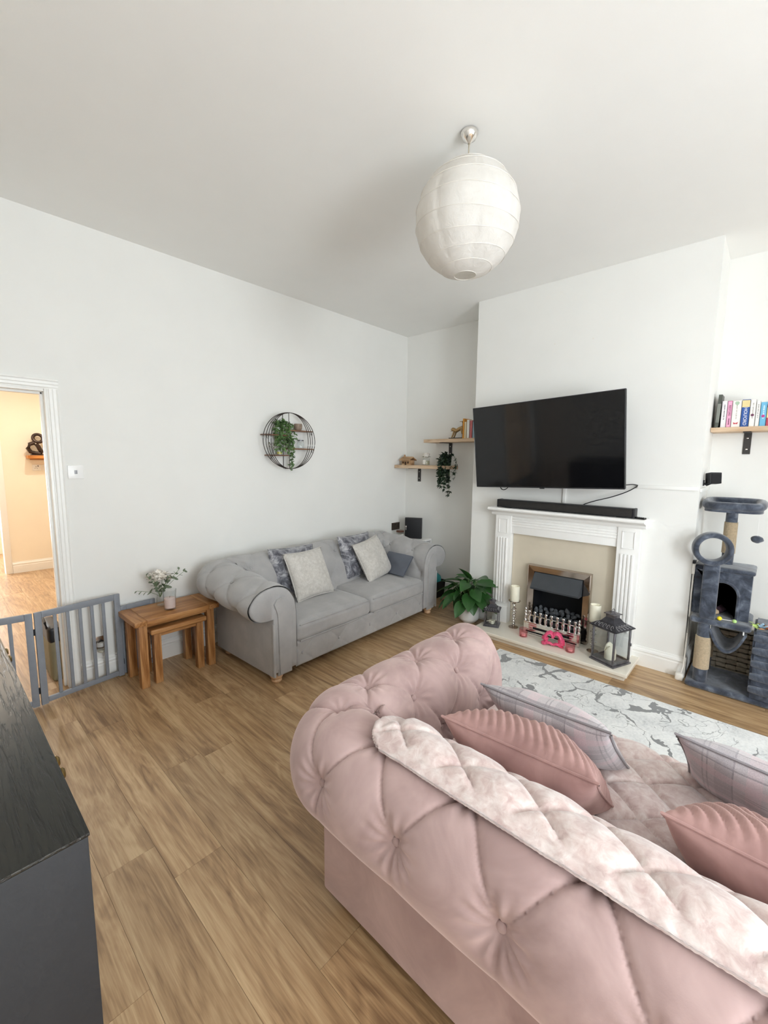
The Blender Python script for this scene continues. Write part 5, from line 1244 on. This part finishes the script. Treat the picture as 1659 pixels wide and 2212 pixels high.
# house with arched doorway
HX, HY0, HY1, HZ0, HZ1 = -.47, -3.042, -3.350, .502, .835
for q in ((HX + .02, -.195, HY0, HY0 - .022), (HX + .02, -.195, HY1 + .022, HY1)): cbx('house_side', *q, HZ0, HZ1 - .02, .008)
cbx('house_back', -.215, -.195, HY0, HY1, HZ0, HZ1 - .02, .008); cbx('house_roof', HX - .006, -.19, HY0 + .008, HY1 - .012, HZ1 - .024, HZ1 + .012, .018, n=14)
fr = BM(); yc, aw, ah = -3.20, .088, .155
outer = [(HY0, HZ0), (HY0, HZ1 - .01), (HY1, HZ1 - .01), (HY1, HZ0)]
arch = [(yc + aw, HZ0)] + [(yc + aw * math.cos(a), HZ0 + ah + .095 * math.sin(a)) for a in np.linspace(0, PI, 17)] + [(yc - aw, HZ0)]
poly = [(HY0, HZ0), (HY0, HZ1 - .01), (HY1, HZ1 - .01), (HY1, HZ0)] + arch[::-1]
prism(fr, [(y_ + 3.27, z_) for y_, z_ in poly], 0, HX + .40, HX + .424); bmesh.ops.triangulate(fr, faces=[f for f in fr.faces if len(f.verts) > 4])
obj('house_front', fr, M_plush, ct, smooth=False)
obj('door_trim', tube(BM(), [cl(HX - .002, y_, z_) for y_, z_ in arch], .009, 8), M_plush, ct)
# peep hoop on its post
cbx('hoop_post', -.565, -.525, -3.092, -3.182, .498, .885, .012)
cv = BM(); seg = 40; prof_ = [(.078, -.035), (.082, -.046), (.096, -.050), (.108, -.044), (.112, -.030), (.112, .030), (.108, .044), (.096, .050), (.082, .046), (.078, .035), (.078, -.035)]
lathe(cv, prof_[:-1] + [prof_[0]], seg, cap=False)
obj('peep_hoop', cv, M_plush, ct, ang=0, loc=cl(-.530, -3.128, .978), rot=(0, PI / 2, R(14)))
# top perch with padded rim
pb = BM(); out = []
def perch_xy(a, k): 
    ca, sa = math.cos(a), math.sin(a); return (math.copysign(abs(ca) ** .55, ca) * .155 * k, math.copysign(abs(sa) ** .55, sa) * .158 * k)
obj('perch_board', (lambda b: prism(b, [perch_xy(a, 1) for a in np.linspace(0, 2 * PI, 40)[:-1]], 2, 0, .03) and b)(BM()), M_plush, ct, loc=cl(-.31, -3.205, 1.222), ang=40)
obj('perch_cushion', (lambda b: prism(b, [perch_xy(a, .86) for a in np.linspace(0, 2 * PI, 40)[:-1]], 2, .028, .046) and b)(BM()), M_plush, ct, loc=cl(-.31, -3.205, 1.222), ang=40)
rim = [(perch_xy(a, .93)[0], perch_xy(a, .93)[1], .040 + .018 * max(0, min(1, (math.cos(a) + .6) * 1.2))) for a in np.linspace(0, 2 * PI, 48)[:-1]]
obj('perch_rim', tube(BM(), rim, .029, 12, True), M_plush, ct, loc=cl(-.31, -3.205, 1.222))
# hammock
nu, nv = 22, 10; P = np.zeros((nu, nv, 3))
for i in range(nu):
    t = i / (nu - 1) * 2 - 1
    for j in range(nv):
        P[i, j] = cl(-.555 + .30 * j / (nv - 1), -3.252 - t * .088, .300 + .135 * t * t)
V, F = gridmesh(P); hm = obj('hammock', (V, F), M_plush, ct, ang=0); sm_ = hm.modifiers.new('thickness', 'SOLIDIFY'); sm_.thickness = .014
for j, xx in ((0, -.555), (1, -.255)): obj('hammock_rod', tube(BM(), [cl(xx, -3.170 + .006, .436), cl(xx, -3.170 + .006, .46)], .004, 6), M_chrome, ct); obj('hammock_rod', tube(BM(), [cl(xx, -3.335, .436), cl(xx, -3.335, .46)], .004, 6), M_white, ct)
# stair block beside the house: sloping front with rungs
st_ = BM(); prism(st_, [(x_ + .40, z_) for x_, z_ in ((-.215, .042), (-.600, .042), (-.555, .470), (-.545, .482), (-.215, .482))], 1, -3.62 + 3.27, -3.385 + 3.27); bmesh.ops.bevel(st_, geom=st_.edges[:], offset=.012, segments=3, affect='EDGES'); obj('stair_block', st_, M_plush, ct, ang=40)
for k in range(5):
    z = .085 + k * .083; xx = -.600 + .045 * (z - .042) / .43
    b = superbox(.030, .236, .048, .014, 6); obj('rung', b, M_plush, ct, ang=0, loc=cl(xx - .006, -3.5025, z))
# dangling pompom
obj('string', tube(BM(), [cl(-.355, -3.343, 1.236), cl(-.356, -3.344, 1.15), cl(-.355, -3.345, 1.06)], .0012, 5), M_white, ct)
b = crumple(.034, 5, (1, 1, .72), .18); obj('pompom', b, M_plush, ct, ang=0, loc=cl(-.355, -3.345, 1.048))
# cat toys
ty = thing('cat_toy', 'yellow ball toy with a stick on the cat tree platform', 'toy', (-.545, -3.205, .5005))
obj('ball', (lambda b: (bmesh.ops.create_icosphere(b, subdivisions=3, radius=.014), b)[1])(BM()), plain('bright_yellow', '#F2DD2E', .5), ty, loc=(0, .0, .014)); obj('stick', tube(BM(), [(0, -.012, .012), (.004, -.072, .012)], .0022, 6), M_white, ty)
obj('tip', (lambda b: (bmesh.ops.create_icosphere(b, subdivisions=2, radius=.013), b)[1])(BM()), plain('lime_green', '#B9DE8C', .5), ty, loc=(.004, -.078, .013))
tm = thing('plush_toy', 'dark plum soft toy lying inside the cat house', 'toy', (-.36, -3.185, .503)); obj('body', crumple(.06, 2, (1, .8, .9)), plain('plum_plush', '#3B2530', .95), tm, loc=(0, 0, .05)); obj('scarf', crumple(.028, 4, (1, 1, 1.3)), plain('rust_felt', '#B2553A', .9), tm, loc=(-.04, .03, .125)); obj('paw', crumple(.022, 6), plain('tan_felt', '#C9B08F', .9), tm, loc=(-.055, .015, .02))
fm_ = thing('feather_toy', 'bright multicoloured feather toy on the cat tree step', 'toy', (-.50, -3.46, .4835)); rr = random.Random(3)
for k, c in enumerate(('#E2C95A', '#B7DDBB', '#D98AB8', '#EBA56A', '#A8CBE4', '#C7DF86')):
    V, F = [], []
    for q in range(14): add_leaf(V, F, oval_leaf(.035, .012, .2), leafM((rr.uniform(-.03, .03), -.06 + k * .026 + rr.uniform(-.01, .01), .004 + rr.uniform(0, .02)), (rr.gauss(0, 1), rr.gauss(0, 1), abs(rr.gauss(.3, .4))), rr.uniform(-1, 1), rr.uniform(.8, 1.3)))
    obj('feather', (V, F), plain('feather_' + c.strip('#'), c, .8), fm_, ang=0)
# plug and white lead hanging beside the chimney breast
pw = thing('power_lead', 'white plug and lead hanging between the cat tree and chimney breast', 'cable', (-.452, -3.043, 0))
obj('plug', bx(-.034, .006, .0025, .0195, .775, .850, .004), M_beige, pw); obj('socket_box', bx(-.040, .010, .0025, .020, .851, .872, .003), M_black, pw)
obj('lead', tube(BM(), [(-.014, .011, .78), (-.016, .012, .62), (-.012, .010, .46), (-.018, .012, .34), (-.036, .011, .24), (-.040, .012, .15), (-.056, .013, .10), (-.070, .020, .052)], .005, 8), M_beige, pw)
obj('adaptor', superbox(.05, .05, .05, .01, 4), M_beige, pw, loc=(-.075, -.002 + .03, .001))
# woven basket behind the cat tree
wb = thing('woven_basket', 'grey woven basket with a pale lid behind the cat tree', 'basket', (-.105, -3.34, 0))
M_wick = plain('grey_wicker', '#B3A896', .7, var=.25, nscale=25)
obj('liner', bx(-.050, .072, -.21, .21, 0, .335, .004), plain('basket_inside', '#7A7062', .9), wb)
for r_ in range(9):
    z = .004 + r_ * .036
    for k in range(7):
        y_ = -.21 + k * .06; wv = -.066 if (k + r_) % 2 else -.058
        b = superbox(.014, .062, .032, .006, 3); inst('strand', withmat(bpy.data.meshes.get('strand_m') or (lambda m_: (setattr(m_, 'name', 'strand_m'), m_)[1])(mesh_of(b, 'strand_m', True, 0)), M_wick), wb, (wv, y_ + .03, z))
obj('lid', bx(-.078, .080, -.225, .225, .335, .372, .010, 3), M_beige, wb)

# ------------------------------------------------------------------ round wire shelf on the back wall
rs = thing('round_wire_shelf', 'round black wire wall shelf above the grey sofa', 'shelf', (-1.787, -.004, 1.7165))
M_wire = plain('dark_wire', '#3B322E', .45, metal=.4, var=.1); RR, RW = .252, .282
for k, f in enumerate((1, .90, .81, .72)):
    yy = -.100
    obj('hoop', tube(BM(), [(RW * f * math.cos(a), yy, RR * math.sin(a)) for a in np.linspace(0, 2 * PI, 72)[:-1]], .0032, 6, True), M_wire, rs)
for yy in (-.004, -.100):
    obj('upright', tube(BM(), [(-.012, yy, -RR), (-.012, yy, RR)], .0032, 6), M_wire, rs)
for z in (RR, -RR): obj('strut', tube(BM(), [(0, -.004, z), (0, -.100, z)], .0032, 6), M_wire, rs)
M_wshelf = wood('walnut_wire_shelf', '#4E3324', '#7A5640', '#96704F', axis=0)
for x0, x1, z in ((-.250, -.012, .048), (-.012, .258, .096), (-.012, .268, -.070), (-.212, -.012, -.132)):
    obj('shelf_board', bx(x0, x1, -.099, -.004, z - .005, z + .005, .001, 1), M_wshelf, rs)
    xe = x0 if x0 < -.1 else x1; obj('bracket', tube(BM(), [(xe * .98, -.098, z - .004), (xe * .98, -.098, z - .032), (xe * .92, -.098, z - .032), (xe * .92, -.098, z - .004)], .0028, 5), M_wire, rs)
WX, WY, WZ = -1.787, .012, 1.7165
pot_top[0] = .062
trailing('trailing_plant', 'green trailing plant in the round wire shelf', (WX - .095, WY - .066, WZ + .0535), lathe(BM(), [(0, 0), (.034, 0), (.040, .062), (.036, .062), (.031, .008), (0, .008)], 18), M_pot, 20, .26, .085, M_leaf3, .036, lambda x, y: (x * 1.35 + .045, -abs(y) * .8), 6, .10)
V, F = [], []; rr = random.Random(9); st = BM()
vine = trailing('trailing_plant', 'slim green vine hanging through the lower part of the round wire shelf', (WX + .022, WY - .075, WZ - .0645), lathe(BM(), [(0, 0), (.016, 0), (.020, .034), (.017, .034), (.014, .005), (0, .005)], 14), M_pot, 5, .34, .03, M_leaf3, .030, lambda x, y: (x * .6, -abs(y) * .5 - .03), 15, .04)
ch = thing('clay_pot', 'small brown ribbed pot on the upper board of the wire shelf', 'pot', (WX + .125, WY - .066, WZ + .1015)); obj('pot', lathe(BM(), [(0, 0), (.026, 0), (.036, .018), (.039, .045), (.036, .062), (.032, .060), (.034, .045), (0, .02)], 20), plain('brown_clay', '#8E7C6C', .7, var=.2, nscale=60), ch)
gj = thing('glass_jar', 'clear glass jar with dark rim on the wire shelf', 'jar', (WX + .150, WY - .066, WZ - .0645)); obj('jar', lathe(BM(), [(0, 0), (.030, 0), (.034, .004), (.034, .05), (.028, .064), (.028, .072), (.026, .072), (.026, .063), (.032, .049), (.032, .006), (0, .006)], 20), M_glass, gj); obj('rim', lathe(BM(), [(.029, .072), (.031, .074), (.031, .080), (.026, .080), (.026, .072)], 20, cap=False), M_pewter, gj)
gv = thing('glass_vase', 'little glass vase with a dried sprig on the lowest board of the wire shelf', 'vase', (WX - .155, WY - .066, WZ - .1265)); obj('vase', lathe(BM(), [(0, 0), (.022, 0), (.026, .02), (.018, .045), (.020, .055), (.018, .055), (.016, .045), (0, .01)], 18), M_glass, gv)
obj('sprig', (lambda b: [tube(b, [(0, 0, .01), (x * .5, y * .5, .05), (x, y, .09)], .0012, 5) for x, y in ((-.035, -.01), (.0, -.02), (.035, 0))] and b)(BM()), plain('dried_stem', '#6B5B3A', .8), gv)
V, F = [], []
for k in range(22): add_leaf(V, F, oval_leaf(.018, .010, .2), leafM((rr.uniform(-.04, .04), rr.uniform(-.02, .01), .06 + rr.uniform(0, .035)), (rr.gauss(0, 1), rr.gauss(0, 1), rr.gauss(.2, .6)), 0, 1))
obj('dried_leaves', (V, F), plain('dried_leaf', '#6F6A45', .8, var=.3), gv, ang=0)
tl_ = thing('glass_votive', 'clear votive glass with a yellow candle on the lowest board of the wire shelf', 'candle', (WX - .085, WY - .066, WZ - .1265)); obj('glass', lathe(BM(), [(0, 0), (.026, 0), (.028, .05), (.026, .05), (.024, .006), (0, .006)], 20), M_glass, tl_); obj('wax', lathe(BM(), [(0, .007), (.0235, .007), (.024, .028), (0, .028)], 16), plain('yellow_wax', '#D9CF6A', .6), tl_)

# ------------------------------------------------------------------ paper lantern pendant
pd = thing('pendant_light', 'white paper globe pendant on a cord from the ceiling', 'lamp', (-2.309, -2.245, H))
obj('ceiling_rose', lathe(BM(), [(0, 0), (.036, 0), (.039, -.004), (.039, -.012), (.030, -.030), (.013, -.042), (.006, -.050), (0, -.050)], 32), M_chrome, pd)
obj('cord', tube(BM(), [(0, 0, -.048), (.002, .0015, -.07), (.0, 0, -.10), (.0, 0, -.165)], .0026, 8), plain('beige_cord', '#A89C86', .7), pd)
pap = NT('rice_paper'); vv = pap.coord(); wr = pap.noise(vv, 26, 4, .6, .4)
pap.base(pap.ramp(pap.noise(vv, 9, 3), [(.3, hexc('#DDD9D3')), (.7, hexc('#ECE9E4'))])); pap.set(Roughness=.85); pap.b.inputs['Specular IOR Level'].default_value = .15; bp_ = pap.bump(wr, .6, .008)
trl = pap.n('ShaderNodeBsdfTranslucent'); trl.inputs[0].default_value = hexc('#F0ECE6'); mxs = pap.n('ShaderNodeMixShader'); mxs.inputs[0].default_value = .30
pap.l(pap.b.outputs[0], mxs.inputs[1]); pap.l(trl.outputs[0], mxs.inputs[2]); pap.l(mxs.outputs[0], pap.out.inputs['Surface'])
Rg, zc_, hz_ = .236, -.374, .240
nu, nv = 96, 110; P = np.zeros((nu, nv, 3)); ribs = 9
def wob(a, q): return .050 * math.sin(a + q * 2.1) + .022 * math.sin(2 * a + q * 3)
rib_pts = [[] for _ in range(ribs + 1)]
for i in range(nu):
    a = 2 * PI * i / nu
    for j in range(nv):
        q = j / (nv - 1); th_ = .24 + q * (PI - .24 - .215)
        th2 = th_ + wob(a, q * 3) * math.sin(PI * q)
        rr_ = Rg * math.sin(th2); z = zc_ + hz_ * math.cos(th2)
        sc_ = abs(math.sin(PI * q * ribs)) ; seam = abs(math.sin(a * 4))
        k = 1 - .022 * (1 - seam ** .35) * 1.0 - .018 * (sc_) * (1 - .5 * seam) + .004 * mnoise.noise(Vector((math.cos(a) * 6, math.sin(a) * 6, z * 22)))
        P[i, j] = (rr_ * k * math.cos(a), rr_ * k * math.sin(a), z)
        for rbi in range(ribs + 1):
            if j == int(round(rbi / ribs * (nv - 1))): rib_pts[rbi].append((rr_ * math.cos(a) * 1.0, rr_ * math.sin(a) * 1.0, z))
shd = obj('paper_shade', gridmesh(P, True), pap.m, pd, ang=0)
M_rib = plain('pale_wire', '#E4DFD7', .6)
for pts in rib_pts: obj('wire_ring', tube(BM(), pts, .0013, 5, True), M_rib, shd)
obj('shade_cap', lathe(BM(), [(.004, -.118), (.020, -.124), (.045, -.134), (.062, -.140)], 24, cap=False), pap.m, pd)
obj('bulb', lathe(BM(), [(0, -.30), (.018, -.295), (.03, -.275), (.028, -.25), (.016, -.22), (.014, -.18), (.016, -.165), (0, -.16)], 20), plain('opal_bulb', '#F4F2EC', .3), pd)

# ------------------------------------------------------------------ dark sideboard beside the camera
sd = thing('sideboard', 'black stained wooden sideboard against the left wall', 'sideboard', (-4.19, -1.62, 0))
SX0, SX1, SY0, SY1, SZ = XL + .02, -3.944, -2.50, -.80, .85
def sl(x, y, z): return (x + 4.19, y + 1.62, z)
def sdb(name, x0, x1, y0, y1, z0, z1, bev, mat, parent=None): a, c = sl(x0, y0, z0), sl(x1, y1, z1); return obj(name, bx(a[0], c[0], a[1], c[1], a[2], c[2], bev), mat, parent or sd)
def top_mat():
    t = NT('black_grained_top'); v = t.coord((30, 2.0, 30)); n1 = t.noise(v, 3.4, 4, .6, .35); v2 = t.coord((9, .9, 9)); n2 = t.noise(v2, 2, 3)
    w_ = t.math('PINGPONG', t.math('MULTIPLY', n2, 14), 1.0); h_ = t.math('ADD', t.math('MULTIPLY', n1, .86), t.math('MULTIPLY', w_, .14))
    t.base(t.ramp(h_, [(.35, hexc('#0E0E0C')), (.7, hexc('#24241F'))])); t.set(Roughness=.30); t.b.inputs['Specular IOR Level'].default_value = .6
    t.bump(t.ramp(h_, [(.40, (0, 0, 0, 1)), (.52, (1, 1, 1, 1))]), .55, .0016); return t.m
sdb('top', SX0 - .005, SX1, SY0, SY1, SZ - .007, SZ, .002, top_mat())
M_side = plain('charcoal_board', '#1F2023', .6, var=.08, nscale=30, bump=.1, bscale=120)
sdb('end_panel', SX0, SX1 - .003, SY0 + .001, SY0 + .022, .06, SZ - .0075, .002, M_side); sdb('end_panel', SX0, SX1 - .004, SY1 - .022, SY1 - .002, .06, SZ - .0075, .002, M_side)
sdb('back', SX0, SX0 + .01, SY0 + .022, SY1 - .022, .06, SZ - .029, 0, M_side); sdb('bottom', SX0, SX1 - .03, SY0 + .022, SY1 - .022, .06, .08, .001, M_side)
M_brass = plain('aged_brass', '#B59A63', .3, metal=1, var=.1)
kb = withmat(mesh_of(lathe(BM(), [(0, 0), (.008, 0), (.006, .010), (.014, .018), (.016, .026), (.010, .032), (0, .033)], 16), 'knob', True, 40), M_brass)
nd = 4; wd = (SY1 - SY0 - .04) / nd
for k in range(nd):
    y0, y1 = SY0 + .02 + k * wd, SY0 + .02 + (k + 1) * wd
    d_ = sdb('door', SX1 - .024, SX1 - .006, y0 + .002, y1 - .002, .085, SZ - .012, .002, M_dark); yk = y1 - .045 if k % 2 == 0 else y0 + .045
    if k == 0: yk = -2.205
    if k == 1: yk = -2.150 + .0
    inst('knob', kb, d_, sl(SX1 - .010, yk if k > 1 else (-2.100 if k else -2.160), .775), (0, PI / 2, 0))
for x in (SX0 + .03, SX1 - .05):
    for y_ in (SY0 + .04, SY1 - .04): sdb('leg', x - .02, x + .02, y_ - .02, y_ + .02, 0, .062, .003, M_dark)
